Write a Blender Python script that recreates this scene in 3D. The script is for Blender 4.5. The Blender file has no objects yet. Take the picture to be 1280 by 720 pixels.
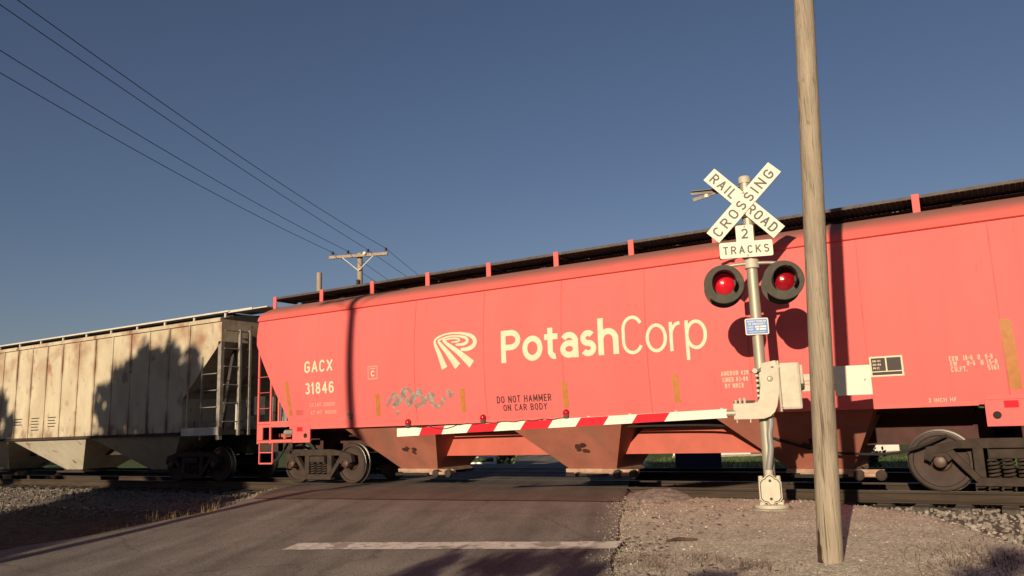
import bpy, bmesh, math, random
from mathutils import Vector, Matrix, noise
rnd = random.Random(7)
PI = math.pi
sc = bpy.context.scene
COL = sc.collection

# ------------------------------------------------------------------ camera
def make_camera():
    yaw, pitch, roll = math.radians(31.60450), math.radians(9.81609), math.radians(-1.87785)
    cy, sy, cp, sp, cr, sr = math.cos(yaw), math.sin(yaw), math.cos(pitch), math.sin(pitch), math.cos(roll), math.sin(roll)
    fwd = Vector((-sy*cp, cy*cp, sp)); right = Vector((cy, sy, 0)); up = right.cross(fwd)
    r2 = cr*right + sr*up; u2 = -sr*right + cr*up
    cam = bpy.data.cameras.new('camera'); o = bpy.data.objects.new('camera', cam); COL.objects.link(o)
    M = Matrix.Identity(4)
    for i in range(3):
        M[i][0] = r2[i]; M[i][1] = u2[i]; M[i][2] = -fwd[i]
    M[0][3], M[1][3], M[2][3] = 0, 0, 1.2165
    o.matrix_world = M
    cam.sensor_width = 36; cam.lens = 992.626/1280*36
    cam.clip_start = .05; cam.clip_end = 3000
    sc.camera = o
make_camera()

# ------------------------------------------------------------------ light
SUN_AZ = math.radians(7.9)      # the sun stands behind the camera, a little to the right
SUN_EL = math.radians(14.7)
to_sun = Vector((math.sin(SUN_AZ)*math.cos(SUN_EL), -math.cos(SUN_AZ)*math.cos(SUN_EL), math.sin(SUN_EL)))
w = bpy.data.worlds.new('World'); sc.world = w; w.use_nodes = True
nt = w.node_tree
sky = nt.nodes.new('ShaderNodeTexSky'); sky.sky_type = 'NISHITA'; sky.sun_disc = False
sky.sun_elevation = SUN_EL; sky.sun_rotation = PI - SUN_AZ
sky.air_density = 1.0; sky.dust_density = .8; sky.ozone_density = 2.6; sky.altitude = 200
bg = nt.nodes['Background']; bg.inputs['Strength'].default_value = .05
tint = nt.nodes.new('ShaderNodeMix'); tint.data_type = 'RGBA'; tint.blend_type = 'MULTIPLY'; tint.inputs[0].default_value = 1
tint.inputs[7].default_value = (1.10, .94, .97, 1)
nt.links.new(sky.outputs[0], tint.inputs[6]); nt.links.new(tint.outputs[2], bg.inputs['Color'])
sl = bpy.data.lights.new('sun', 'SUN'); so = bpy.data.objects.new('sun', sl); COL.objects.link(so)
sl.energy = 5.0; sl.angle = math.radians(.5); sl.color = (1, .81, .585)
so.rotation_euler = (-to_sun).to_track_quat('-Z', 'Y').to_euler()
so.location = (10, -30, 20)
sc.view_settings.view_transform = 'Standard'; sc.view_settings.look = 'None'
sc.view_settings.gamma = 1; sc.view_settings.exposure = 0.30
sc.cycles.max_bounces = 6

# ------------------------------------------------------------------ materials
def mat(name, col, rough=.7, metal=0, vary=.15, scale=3, stretch=(1, 1, 1), col2=None, bump=0, bscale=40, spec=.5, emit=None, coat=0):
    m = bpy.data.materials.new(name); m.use_nodes = True
    n = m.node_tree.nodes; l = m.node_tree.links; b = n['Principled BSDF']
    b.inputs['Roughness'].default_value = rough; b.inputs['Metallic'].default_value = metal
    b.inputs['Specular IOR Level'].default_value = spec
    if coat: b.inputs['Coat Weight'].default_value = coat
    tc = n.new('ShaderNodeTexCoord'); mp = n.new('ShaderNodeMapping'); mp.inputs['Scale'].default_value = stretch
    l.new(tc.outputs['Object'], mp.inputs['Vector'])
    nz = n.new('ShaderNodeTexNoise'); nz.inputs['Scale'].default_value = scale; nz.inputs['Detail'].default_value = 6; nz.inputs['Roughness'].default_value = .65
    l.new(mp.outputs[0], nz.inputs['Vector'])
    cr = n.new('ShaderNodeValToRGB'); l.new(nz.outputs['Fac'], cr.inputs['Fac'])
    c2 = col2 or tuple(max(0, c*(1-vary)) for c in col); c1 = col if col2 else tuple(min(1, c*(1+vary)) for c in col)
    cr.color_ramp.elements[0].position = .35; cr.color_ramp.elements[1].position = .65
    cr.color_ramp.elements[0].color = (*c2, 1); cr.color_ramp.elements[1].color = (*c1, 1)
    l.new(cr.outputs['Color'], b.inputs['Base Color'])
    if bump:
        bn = n.new('ShaderNodeTexNoise'); bn.inputs['Scale'].default_value = bscale; bn.inputs['Detail'].default_value = 4
        l.new(mp.outputs[0], bn.inputs['Vector'])
        bp = n.new('ShaderNodeBump'); bp.inputs['Strength'].default_value = bump; bp.inputs['Distance'].default_value = .02
        l.new(bn.outputs['Fac'], bp.inputs['Height']); l.new(bp.outputs[0], b.inputs['Normal'])
    if emit:
        b.inputs['Emission Color'].default_value = (*emit[:3], 1); b.inputs['Emission Strength'].default_value = emit[3]
    m['out'] = 1
    return m
def nodes_of(m): return m.node_tree.nodes, m.node_tree.links, m.node_tree.nodes['Principled BSDF']
def overlay(m, col, lo, hi, scale, stretch=(1, 1, 1), detail=5, amount=1.0, loc=(0, 0, 0), gate=None):
    """lay a patch colour over the present base colour where a stretched noise is high"""
    n, l, b = nodes_of(m)
    src = b.inputs['Base Color'].links[0].from_socket
    tc = n.new('ShaderNodeTexCoord'); mp = n.new('ShaderNodeMapping'); mp.inputs['Scale'].default_value = stretch; mp.inputs['Location'].default_value = loc
    l.new(tc.outputs['Object'], mp.inputs['Vector'])
    nz = n.new('ShaderNodeTexNoise'); nz.inputs['Scale'].default_value = scale; nz.inputs['Detail'].default_value = detail
    l.new(mp.outputs[0], nz.inputs['Vector'])
    mr = n.new('ShaderNodeMapRange'); mr.inputs['From Min'].default_value = lo; mr.inputs['From Max'].default_value = hi
    mr.inputs['To Max'].default_value = amount; mr.clamp = True
    l.new(nz.outputs['Fac'], mr.inputs['Value'])
    mx = n.new('ShaderNodeMix'); mx.data_type = 'RGBA'
    fac = mr.outputs[0]
    if gate:
        g = n.new('ShaderNodeMath'); g.operation = 'MULTIPLY'; l.new(fac, g.inputs[0]); l.new(gate, g.inputs[1]); fac = g.outputs[0]
    l.new(fac, mx.inputs[0]); l.new(src, mx.inputs[6]); mx.inputs[7].default_value = (*col, 1)
    l.new(mx.outputs[2], b.inputs['Base Color'])
    return mr, mx
def ramp_gate(m, axis, lo, hi, period=None, start=0.):
    n, l, b = nodes_of(m); tc = n.new('ShaderNodeTexCoord'); sx = n.new('ShaderNodeSeparateXYZ'); l.new(tc.outputs['Object'], sx.inputs[0]); o = sx.outputs[axis]
    if period:
        a = n.new('ShaderNodeMath'); a.operation = 'SUBTRACT'; a.inputs[1].default_value = start; l.new(o, a.inputs[0])
        p = n.new('ShaderNodeMath'); p.operation = 'PINGPONG'; p.inputs[1].default_value = period/2; l.new(a.outputs[0], p.inputs[0]); o = p.outputs[0]
    r = n.new('ShaderNodeMapRange'); r.inputs['From Min'].default_value = lo; r.inputs['From Max'].default_value = hi; l.new(o, r.inputs['Value']); return r.outputs[0]

M = {}
M['red'] = mat('red_paint', (.65, .124, .117), .7, vary=.05, scale=.8, stretch=(1, 1, .4), bump=.22, bscale=1.1, spec=.22)
overlay(M['red'], (.60, .15, .12), .52, .75, 1.4, (1, 1, .25), amount=.35)
overlay(M['red'], (.46, .11, .088), .58, .80, 3.0, (2.2, 1, .10), amount=.45)
overlay(M['red'], (.30, .085, .065), .66, .74, 7.0, (1.6, 1, .5), amount=.35, loc=(4, 0, 2))
def roof_mat():
    m = mat('red_roof_dusty', (.62, .105, .09), .85, vary=.06, scale=1.2, spec=.2); n, l, b = nodes_of(m)
    src = b.inputs['Base Color'].links[0].from_socket; tc = n.new('ShaderNodeTexCoord'); sx = n.new('ShaderNodeSeparateXYZ'); l.new(tc.outputs['Object'], sx.inputs[0])
    nz_ = n.new('ShaderNodeTexNoise'); nz_.inputs['Scale'].default_value = 1.6; nz_.inputs['Detail'].default_value = 6; l.new(tc.outputs['Object'], nz_.inputs['Vector'])
    ad = n.new('ShaderNodeMath'); ad.operation = 'MULTIPLY_ADD'; ad.inputs[1].default_value = .16; l.new(nz_.outputs['Fac'], ad.inputs[0]); l.new(sx.outputs[2], ad.inputs[2])
    mr = n.new('ShaderNodeMapRange'); mr.inputs['From Min'].default_value = 4.13; mr.inputs['From Max'].default_value = 4.36; mr.inputs['To Max'].default_value = .9; l.new(ad.outputs[0], mr.inputs['Value'])
    mx = n.new('ShaderNodeMix'); mx.data_type = 'RGBA'; l.new(mr.outputs[0], mx.inputs[0]); l.new(src, mx.inputs[6]); mx.inputs[7].default_value = (.235, .125, .10, 1); l.new(mx.outputs[2], b.inputs['Base Color'])
    return m
M['redroof'] = roof_mat()
M['outlet'] = mat('dusty_outlet_steel', (.34, .215, .15), .8, vary=.25, scale=5)
M['flake'] = mat('dead_leaf_bits', (.065, .035, .025), .95, vary=.5, scale=8)
M['stonedark'] = mat('shaded_verge_stone', (.20, .172, .145), .95, col2=(.075, .064, .056), scale=2.6)  # darker copy of the ballast stone, with the left verge's shade in its colour
M['stonebrown'] = mat('gravel_stone_brown', (.36, .30, .24), .95, col2=(.16, .13, .105), scale=7)
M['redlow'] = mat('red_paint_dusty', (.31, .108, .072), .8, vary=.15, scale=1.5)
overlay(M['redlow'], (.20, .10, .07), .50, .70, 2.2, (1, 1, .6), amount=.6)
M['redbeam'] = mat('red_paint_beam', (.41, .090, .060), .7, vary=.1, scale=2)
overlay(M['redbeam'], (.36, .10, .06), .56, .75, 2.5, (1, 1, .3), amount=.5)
M['seam'] = mat('weld_seam', (.42, .078, .066), .7)
M['cream'] = mat('cream_lettering', (.64, .54, .375), .6, vary=.05)
M['faint'] = mat('faded_lettering', (.84, .36, .26), .7, vary=.12, scale=20)
M['black'] = mat('black_lettering', (.03, .02, .02), .6)
M['strip'] = mat('amber_reflector', (.36, .140, .028), .6, vary=.12, scale=9)
M['teal'] = mat('teal_spray', (.235, .25, .22), .85, vary=.3, scale=9)
_n, _l, _b = nodes_of(M['teal'])
_t = _n.new('ShaderNodeTexNoise'); _t.inputs['Scale'].default_value = 9; _t.inputs['Detail'].default_value = 5
_r = _n.new('ShaderNodeMapRange'); _r.inputs['From Min'].default_value = .38; _r.inputs['From Max'].default_value = .62; _r.inputs['To Min'].default_value = .35; _r.inputs['To Max'].default_value = .9
_c = _n.new('ShaderNodeTexCoord'); _l.new(_c.outputs['Object'], _t.inputs['Vector']); _l.new(_t.outputs['Fac'], _r.inputs['Value']); _l.new(_r.outputs[0], _b.inputs['Alpha'])
M['grate'] = mat('dark_grating', (.07, .055, .05), .7, vary=.3, scale=10)
M['darkred'] = mat('dark_red_steel', (.05, .016, .012), .8, vary=.3)  # red taken near black; shade under the car is in the colour
M['rust'] = mat('rusty_truck_steel', (.034, .022, .016), .9, vary=.35, scale=5, bump=.2, bscale=25)
M['wheel'] = mat('wheel_face', (.036, .020, .015), .75, vary=.3, scale=4)
M['tread'] = mat('worn_steel', (.24, .225, .21), .42, metal=1, vary=.1)
M['cap'] = mat('bearing_cap', (.07, .035, .024), .5, vary=.25, scale=9)
M['under'] = mat('dark_underframe', (.014, .011, .010), .9, vary=.3)  # near black, with the shade under the cars put into the colour
M['rail'] = mat('rusty_rail', (.040, .027, .017), .95, vary=.3, scale=3, stretch=(.3, 3, 3), bump=.1)
M['tie'] = mat('creosoted_tie', (.06, .048, .04), .95, vary=.4, scale=3, stretch=(6, 1, 6), bump=.4, bscale=10)
M['plate'] = mat('tie_plate', (.05, .03, .02), .9)
# cream car with rust
M['white'] = mat('cream_car_paint', (.47, .415, .295), .7, vary=.10, scale=2, stretch=(1, 1, .5))
overlay(M['white'], (.33, .24, .155), .46, .72, 1.1, (1.0, 1, .55), amount=.6)
overlay(M['white'], (.22, .085, .04), .47, .68, 1.5, (.8, 1, .9), amount=.72, loc=(3.3, 0, 1), gate=ramp_gate(M['white'], 2, 2.9, 3.7))
overlay(M['white'], (.22, .085, .04), .60, .70, 2.0, (1.0, 1, .8), amount=.7)
overlay(M['white'], (.17, .075, .045), .44, .60, 1.6, (1.2, 1, .5), amount=.85, loc=(7, 0, 0), gate=ramp_gate(M['white'], 0, .13, .02, .873, -18.5))
overlay(M['white'], (.16, .06, .04), .45, .60, 5, (1, 1, .6), amount=.8, gate=ramp_gate(M['white'], 2, 1.65, 1.3))
overlay(M['white'], (.05, .03, .025), .68, .71, 6.0, (1, 1, .5), amount=.9)
M['whitelow'] = mat('cream_hopper_paint', (.52, .48, .38), .75, vary=.12, scale=2)
overlay(M['whitelow'], (.22, .09, .05), .60, .70, 2.5, amount=.8)
M['rustrib'] = mat('rusty_rib', (.38, .33, .25), .8, col2=(.26, .17, .10), scale=1.6, stretch=(1, 1, .6))
M['railpaint'] = mat('cream_rail_paint', (.52, .49, .43), .6, vary=.1)
M['steelgrey'] = mat('grey_ladder_steel', (.21, .19, .165), .7, vary=.3, scale=6)
M['darkend'] = mat('shade_dark_end_sheet', (.045, .040, .034), .9, vary=.35, scale=2)  # end sheets darkened; shade at the car end is in the colour
# signal
M['alu'] = mat('aluminium_mast', (.34, .315, .245), .5, metal=.35, vary=.12, scale=4, stretch=(1, 1, .3))
M['alubox'] = mat('cast_aluminium', (.45, .41, .32), .62, metal=.1, vary=.10, scale=6, bump=.04, bscale=60)
M['sign'] = mat('white_sign_sheeting', (.66, .62, .49), .6, vary=.04, scale=4)
M['armwhite'] = mat('white_arm_sheeting', (.68, .645, .53), .6, vary=.05, scale=4, spec=.3)
M['armred'] = mat('red_arm_sheeting', (.50, .014, .028), .7, vary=.06, spec=.15)
M['signblk'] = mat('sign_black', (.022, .02, .018), .5)
M['disc'] = mat('signal_background', (.062, .057, .043), .9, vary=.2, scale=8)
M['hood'] = mat('signal_hood', (.012, .012, .012), .6)
M['lens'] = mat('red_lens', (.27, .004, .010), .2, spec=.6, coat=.5, vary=.12, scale=60, bump=.15, bscale=70)
M['lenslit'] = mat('red_lens_bright', (.50, .008, .020), .2, spec=.6, coat=.5, vary=.12, scale=60, bump=.15, bscale=70, emit=(1, .02, .04, .06))
M['lamp'] = mat('red_arm_lamp', (.40, .006, .012), .1, spec=.9, coat=.7, vary=.03)
M['blue'] = mat('blue_sign', (.05, .17, .46), .45, vary=.05)
M['conduit'] = mat('grey_conduit', (.20, .20, .19), .45, vary=.1)
M['bolt'] = mat('bolt_steel', (.25, .22, .18), .5, metal=.6)
M['concrete'] = mat('concrete', (.24, .215, .17), .9, vary=.2, scale=8, bump=.2)
M['ins'] = mat('brown_insulator', (.05, .03, .025), .25)
M['wire'] = mat('wire', (.045, .04, .045), .6)
M['fencewhite'] = mat('white_fence_paint', (.78, .76, .72), .6)
M['bluebox'] = mat('dark_blue_steel', (.018, .03, .08), .5)
M['bark'] = mat('bark', (.10, .07, .05), .95, vary=.4, scale=4, stretch=(4, 4, .6), bump=.5, bscale=8)
M['leaf'] = mat('leaf', (.075, .10, .03), .6, vary=.5, scale=1.5)
M['leafdark'] = mat('leaf_dark', (.045, .07, .022), .6, vary=.5, scale=1.5)
M['dry'] = mat('dry_grass', (.20, .135, .06), .9, vary=.4, scale=1.0)
M['weed'] = mat('dead_weed', (.10, .062, .045), .9, vary=.4, scale=2.0)
M['grass'] = mat('green_grass', (.07, .11, .025), .9, vary=.4, scale=.6)
M['stone'] = mat('ballast_stone', (.34, .295, .245), .9, col2=(.13, .11, .095), scale=2.6)
M['stonepale'] = mat('gravel_stone', (.46, .40, .32), .9, col2=(.26, .22, .17), scale=5)
M['stop'] = mat('worn_white_paint', (.56, .51, .44), .8, vary=.18, scale=4)
M['siding'] = mat('house_siding', (.55, .52, .46), .8, vary=.06)
M['shingle'] = mat('shingles', (.10, .09, .085), .9, vary=.3, scale=8)
M['glass'] = mat('window_glass', (.03, .035, .045), .1)

def wood_mat(name, col, col2, streak=.5):
    m = mat(name, col, .85, col2=col2, scale=5, stretch=(12, 12, .5), bump=.45, bscale=9)
    overlay(m, tuple(c*.45 for c in col2), .62, .70, 6, (9, 9, .5), amount=.75)
    overlay(m, tuple(min(1, c*1.25) for c in col), .5, .72, 1.6, (3, 3, .8), amount=.5)
    return m
M['pole'] = wood_mat('weathered_pole_wood', (.315, .262, .190), (.205, .168, .122))
overlay(M['pole'], (.05, .038, .028), .635, .665, 3.0, (26, 26, .35), detail=2, amount=.8)
overlay(M['pole'], (.11, .08, .055), .66, .74, 4.5, (1.6, 1.6, .9), amount=.75, loc=(2, 5, 1))
M['polefar'] = wood_mat('grey_pole_wood', (.36, .29, .21), (.24, .19, .13))
M['scuff'] = mat('charred_scuff', (.045, .025, .016), .95, vary=.5, scale=14, stretch=(1, 1, .4))

def asphalt_mat(name, a, b_, ang, patch, crack=True):
    m = mat(name, a, .92, col2=b_, scale=1.1, bump=.35, bscale=90, spec=.25)
    n, l, b = nodes_of(m)
    overlay(m, patch, .50, .72, .9, (1, 1, 1), amount=.6)
    # wheel-track streaks along the road's own direction
    src = b.inputs['Base Color'].links[0].from_socket
    tc = n.new('ShaderNodeTexCoord'); mp = n.new('ShaderNodeMapping'); mp.vector_type = 'POINT'
    mp.inputs['Rotation'].default_value = (0, 0, ang); l.new(tc.outputs['Object'], mp.inputs['Vector'])
    mp2 = n.new('ShaderNodeMapping'); mp2.inputs['Scale'].default_value = (1.0, .09, 1); l.new(mp.outputs[0], mp2.inputs['Vector'])
    nz = n.new('ShaderNodeTexNoise'); nz.inputs['Scale'].default_value = 2.2; nz.inputs['Detail'].default_value = 7; l.new(mp2.outputs[0], nz.inputs['Vector'])
    mr = n.new('ShaderNodeMapRange'); mr.inputs['From Min'].default_value = .35; mr.inputs['From Max'].default_value = .68
    mr.inputs['To Min'].default_value = .74; mr.inputs['To Max'].default_value = 1.22; l.new(nz.outputs['Fac'], mr.inputs['Value'])
    mx = n.new('ShaderNodeMix'); mx.data_type = 'RGBA'; mx.blend_type = 'MULTIPLY'; mx.inputs[0].default_value = 1
    l.new(src, mx.inputs[6]); l.new(mr.outputs[0], mx.inputs[7])
    last = mx.outputs[2]
    # aggregate speckle
    vz = n.new('ShaderNodeTexNoise'); vz.inputs['Scale'].default_value = 42; vz.inputs['Detail'].default_value = 3; l.new(tc.outputs['Object'], vz.inputs['Vector'])
    m2 = n.new('ShaderNodeMapRange'); m2.inputs['From Min'].default_value = .3; m2.inputs['From Max'].default_value = .75; m2.inputs['To Min'].default_value = .6; m2.inputs['To Max'].default_value = 1.45
    l.new(vz.outputs['Fac'], m2.inputs['Value'])
    mx2 = n.new('ShaderNodeMix'); mx2.data_type = 'RGBA'; mx2.blend_type = 'MULTIPLY'; mx2.inputs[0].default_value = 1
    l.new(last, mx2.inputs[6]); l.new(m2.outputs[0], mx2.inputs[7]); last = mx2.outputs[2]
    if crack:
        vo = n.new('ShaderNodeTexVoronoi'); vo.feature = 'DISTANCE_TO_EDGE'; vo.inputs['Scale'].default_value = .55
        dn = n.new('ShaderNodeTexNoise'); dn.inputs['Scale'].default_value = 2.5; dn.inputs['Detail'].default_value = 5; l.new(tc.outputs['Object'], dn.inputs['Vector'])
        mm = n.new('ShaderNodeMix'); mm.data_type = 'VECTOR'; mm.inputs[0].default_value = .25
        l.new(tc.outputs['Object'], mm.inputs[4]); l.new(dn.outputs['Color'], mm.inputs[5]); l.new(mm.outputs[1], vo.inputs['Vector'])
        cm = n.new('ShaderNodeMapRange'); cm.inputs['From Min'].default_value = .004; cm.inputs['From Max'].default_value = .012; cm.inputs['To Min'].default_value = .45; cm.inputs['To Max'].default_value = 1
        l.new(vo.outputs['Distance'], cm.inputs['Value'])
        mx3 = n.new('ShaderNodeMix'); mx3.data_type = 'RGBA'; mx3.blend_type = 'MULTIPLY'; mx3.inputs[0].default_value = .4
        l.new(last, mx3.inputs[6]); l.new(cm.outputs[0], mx3.inputs[7]); last = mx3.outputs[2]
    l.new(last, b.inputs['Base Color'])
    return m
ROADANG = -math.atan(.41)
M['asphalt'] = asphalt_mat('worn_asphalt', (.196, .172, .148), (.150, .131, .113), ROADANG, (.222, .194, .163))
M['apron'] = asphalt_mat('newer_asphalt', (.130, .102, .082), (.098, .078, .064), ROADANG, (.14, .108, .082), False)

def ground_mat():
    m = mat('ground', (.54, .475, .375), .95, col2=(.42, .365, .285), scale=2.2, bump=.8, bscale=45, spec=.2)
    n, l, b = nodes_of(m)
    src = b.inputs['Base Color'].links[0].from_socket
    tc = n.new('ShaderNodeTexCoord')
    sp = n.new('ShaderNodeTexNoise'); sp.inputs['Scale'].default_value = 38; sp.inputs['Detail'].default_value = 4; l.new(tc.outputs['Object'], sp.inputs['Vector'])
    mr = n.new('ShaderNodeMapRange'); mr.inputs['From Min'].default_value = .3; mr.inputs['From Max'].default_value = .72; mr.inputs['To Min'].default_value = .6; mr.inputs['To Max'].default_value = 1.35
    l.new(sp.outputs['Fac'], mr.inputs['Value'])
    mx = n.new('ShaderNodeMix'); mx.data_type = 'RGBA'; mx.blend_type = 'MULTIPLY'; mx.inputs[0].default_value = 1
    l.new(src, mx.inputs[6]); l.new(mr.outputs[0], mx.inputs[7])
    vo = n.new('ShaderNodeTexVoronoi'); vo.inputs['Scale'].default_value = 34; l.new(tc.outputs['Object'], vo.inputs['Vector'])
    sv = n.new('ShaderNodeSeparateColor'); l.new(vo.outputs['Color'], sv.inputs[0])
    mv = n.new('ShaderNodeMapRange'); mv.inputs['To Min'].default_value = .74; mv.inputs['To Max'].default_value = 1.22; l.new(sv.outputs[0], mv.inputs['Value'])
    mx2 = n.new('ShaderNodeMix'); mx2.data_type = 'RGBA'; mx2.blend_type = 'MULTIPLY'; mx2.inputs[0].default_value = 1
    l.new(mx.outputs[2], mx2.inputs[6]); l.new(mv.outputs[0], mx2.inputs[7]); mx = mx2
    at = n.new('ShaderNodeAttribute'); at.attribute_name = 'zone'
    sep = n.new('ShaderNodeSeparateColor'); l.new(at.outputs['Color'], sep.inputs[0])
    def colnoise(c1, c2, s):
        z = n.new('ShaderNodeTexNoise'); z.inputs['Scale'].default_value = s; z.inputs['Detail'].default_value = 6; l.new(tc.outputs['Object'], z.inputs['Vector'])
        r = n.new('ShaderNodeValToRGB'); r.color_ramp.elements[0].position = .36; r.color_ramp.elements[1].position = .64
        r.color_ramp.elements[0].color = (*c1, 1); r.color_ramp.elements[1].color = (*c2, 1); l.new(z.outputs['Fac'], r.inputs['Fac']); return r.outputs[0]
    last = mx.outputs[2]
    dn = n.new('ShaderNodeTexNoise'); dn.inputs['Scale'].default_value = 4; dn.inputs['Detail'].default_value = 5; l.new(tc.outputs['Object'], dn.inputs['Vector'])
    for ch, c1, c2, s in ((0, (.05, .075, .02), (.105, .13, .04), 2.2), (1, (.08, .066, .056), (.18, .15, .125), 14), (2, (.048, .036, .028), (.105, .08, .056), 6)):  # third pair: dirt, darkened with the left verge's shade in it
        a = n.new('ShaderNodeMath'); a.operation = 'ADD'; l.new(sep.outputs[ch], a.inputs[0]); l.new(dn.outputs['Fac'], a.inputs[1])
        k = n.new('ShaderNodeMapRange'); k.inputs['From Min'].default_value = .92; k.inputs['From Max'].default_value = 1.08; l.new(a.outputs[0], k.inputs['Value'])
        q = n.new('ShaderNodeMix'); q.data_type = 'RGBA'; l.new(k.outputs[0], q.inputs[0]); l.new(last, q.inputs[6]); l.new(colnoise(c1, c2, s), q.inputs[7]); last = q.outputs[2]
    l.new(last, b.inputs['Base Color'])
    return m
M['ground'] = ground_mat()

# ------------------------------------------------------------------ mesh builder
class MB:
    def __init__(s): s.v = []; s.f = []
    def add(s, vs, fs):
        k = len(s.v); s.v += [tuple(p) for p in vs]; s.f += [tuple(k+i for i in f) for f in fs]; return s
    def box(s, x0, x1, y0, y1, z0, z1):
        vs = [(x, y, z) for x in (x0, x1) for y in (y0, y1) for z in (z0, z1)]
        return s.add(vs, [(0, 1, 3, 2), (4, 6, 7, 5), (0, 4, 5, 1), (2, 3, 7, 6), (0, 2, 6, 4), (1, 5, 7, 3)])
    def prism(s, poly, a, b, axis='y'):
        """polygon in the plane across the axis, swept from a to b"""
        n = len(poly)
        P = {'y': lambda p, t: (p[0], t, p[1]), 'x': lambda p, t: (t, p[0], p[1]), 'z': lambda p, t: (p[0], p[1], t)}[axis]
        vs = [P(p, a) for p in poly] + [P(p, b) for p in poly]
        return s.add(vs, [tuple(range(n)), tuple(range(2*n-1, n-1, -1))] + [(i, i+n, (i+1) % n+n, (i+1) % n) for i in range(n)])
    def tube(s, pts, r, seg=8, cap=True):
        pts = [Vector(p) for p in pts]; rs = r if isinstance(r, (list, tuple)) else [r]*len(pts); rings = []
        up = None
        for i, p in enumerate(pts):
            d = (pts[min(i+1, len(pts)-1)]-pts[max(i-1, 0)]).normalized()
            if up is None: up = d.orthogonal().normalized()
            up = (up - d*up.dot(d)).normalized(); sd = d.cross(up)
            rings.append([p + (up*math.cos(2*PI*k/seg)+sd*math.sin(2*PI*k/seg))*rs[i] for k in range(seg)])
        vs = [q for g in rings for q in g]; fs = []
        for i in range(len(rings)-1):
            for k in range(seg): fs.append((i*seg+k, i*seg+(k+1) % seg, (i+1)*seg+(k+1) % seg, (i+1)*seg+k))
        if cap: fs += [tuple(range(seg-1, -1, -1)), tuple((len(rings)-1)*seg+k for k in range(seg))]
        return s.add(vs, fs)
    def bar(s, a, b, wx, wy=None):
        """rectangular bar between two points"""
        a, b = Vector(a), Vector(b); wy = wy or wx; d = (b-a).normalized()
        h = Vector((0, 1, 0)) if abs(d.y) < .9 else Vector((1, 0, 0)); u = d.cross(h).normalized(); v = d.cross(u)
        vs = [p+u*i*wx/2+v*j*wy/2 for p in (a, b) for i, j in ((-1, -1), (1, -1), (1, 1), (-1, 1))]
        return s.add(vs, [(3, 2, 1, 0), (4, 5, 6, 7)]+[(i, (i+1) % 4, 4+(i+1) % 4, 4+i) for i in range(4)])
    def lathe(s, prof, mtx, seg=24, a0=0, a1=2*PI):
        """profile (r, h) turned about local z, placed with mtx"""
        full = abs(a1-a0-2*PI) < 1e-6; cnt = seg if full else seg+1; vs = []
        for r, h in prof:
            for k in range(cnt):
                a = a0+(a1-a0)*k/seg; vs.append(mtx @ Vector((r*math.cos(a), r*math.sin(a), h)))
        fs = []
        for i in range(len(prof)-1):
            for k in range(seg):
                k2 = (k+1) % cnt; fs.append((i*cnt+k, i*cnt+k2, (i+1)*cnt+k2, (i+1)*cnt+k))
        return s.add(vs, fs)
    def xf(s, mtx): s.v = [tuple(mtx @ Vector(p)) for p in s.v]; return s
    def build(s, name, m, parent=None, smooth=None, bevel=0, mtx=None):
        if mtx is not None: s.xf(mtx)
        me = bpy.data.meshes.new(name); me.from_pydata(s.v, [], s.f); me.update()
        bm = bmesh.new(); bm.from_mesh(me); bmesh.ops.recalc_face_normals(bm, faces=bm.faces)
        if bevel: bmesh.ops.bevel(bm, geom=[e for e in bm.edges if e.is_manifold and e.calc_face_angle(0) > .6], offset=bevel, segments=2, affect='EDGES', profile=.6)
        bm.to_mesh(me); bm.free()
        if smooth is not None:
            me.polygons.foreach_set('use_smooth', [True]*len(me.polygons)); me.set_sharp_from_angle(angle=math.radians(smooth))
        me.materials.append(M[m] if isinstance(m, str) else m)
        o = bpy.data.objects.new(name, me); COL.objects.link(o)
        if parent: o.parent = parent
        return o
def tag(o, label=None, cat=None, group=None, kind=None):
    if label: o['label'] = label
    if cat: o['category'] = cat
    if group: o['group'] = group
    if kind: o['kind'] = kind
    return o
def empty(name, loc=(0, 0, 0), label=None, cat=None, group=None):
    o = bpy.data.objects.new(name, None); COL.objects.link(o); o.location = loc; o.empty_display_size = .2
    return tag(o, label, cat, group)
def copy_tree(o, parent=None):
    c = o.copy(); COL.objects.link(c)
    if parent: c.parent = parent
    for ch in list(o.children): copy_tree(ch, c)
    return c
def smooth(t): t = max(0., min(1., t)); return t*t*(3-2*t)
def nz(x, y, s=1., seed=0.): return noise.noise(Vector((x*s, y*s, seed)))
def inter(x, tab):
    if x <= tab[0][0]: return tab[0][1]
    for (a, b), (c, d) in zip(tab, tab[1:]):
        if x <= c: return b+(d-b)*(x-a)/(c-a)
    return tab[-1][1]
def lerp(a, b, t): return a+(b-a)*t

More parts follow.
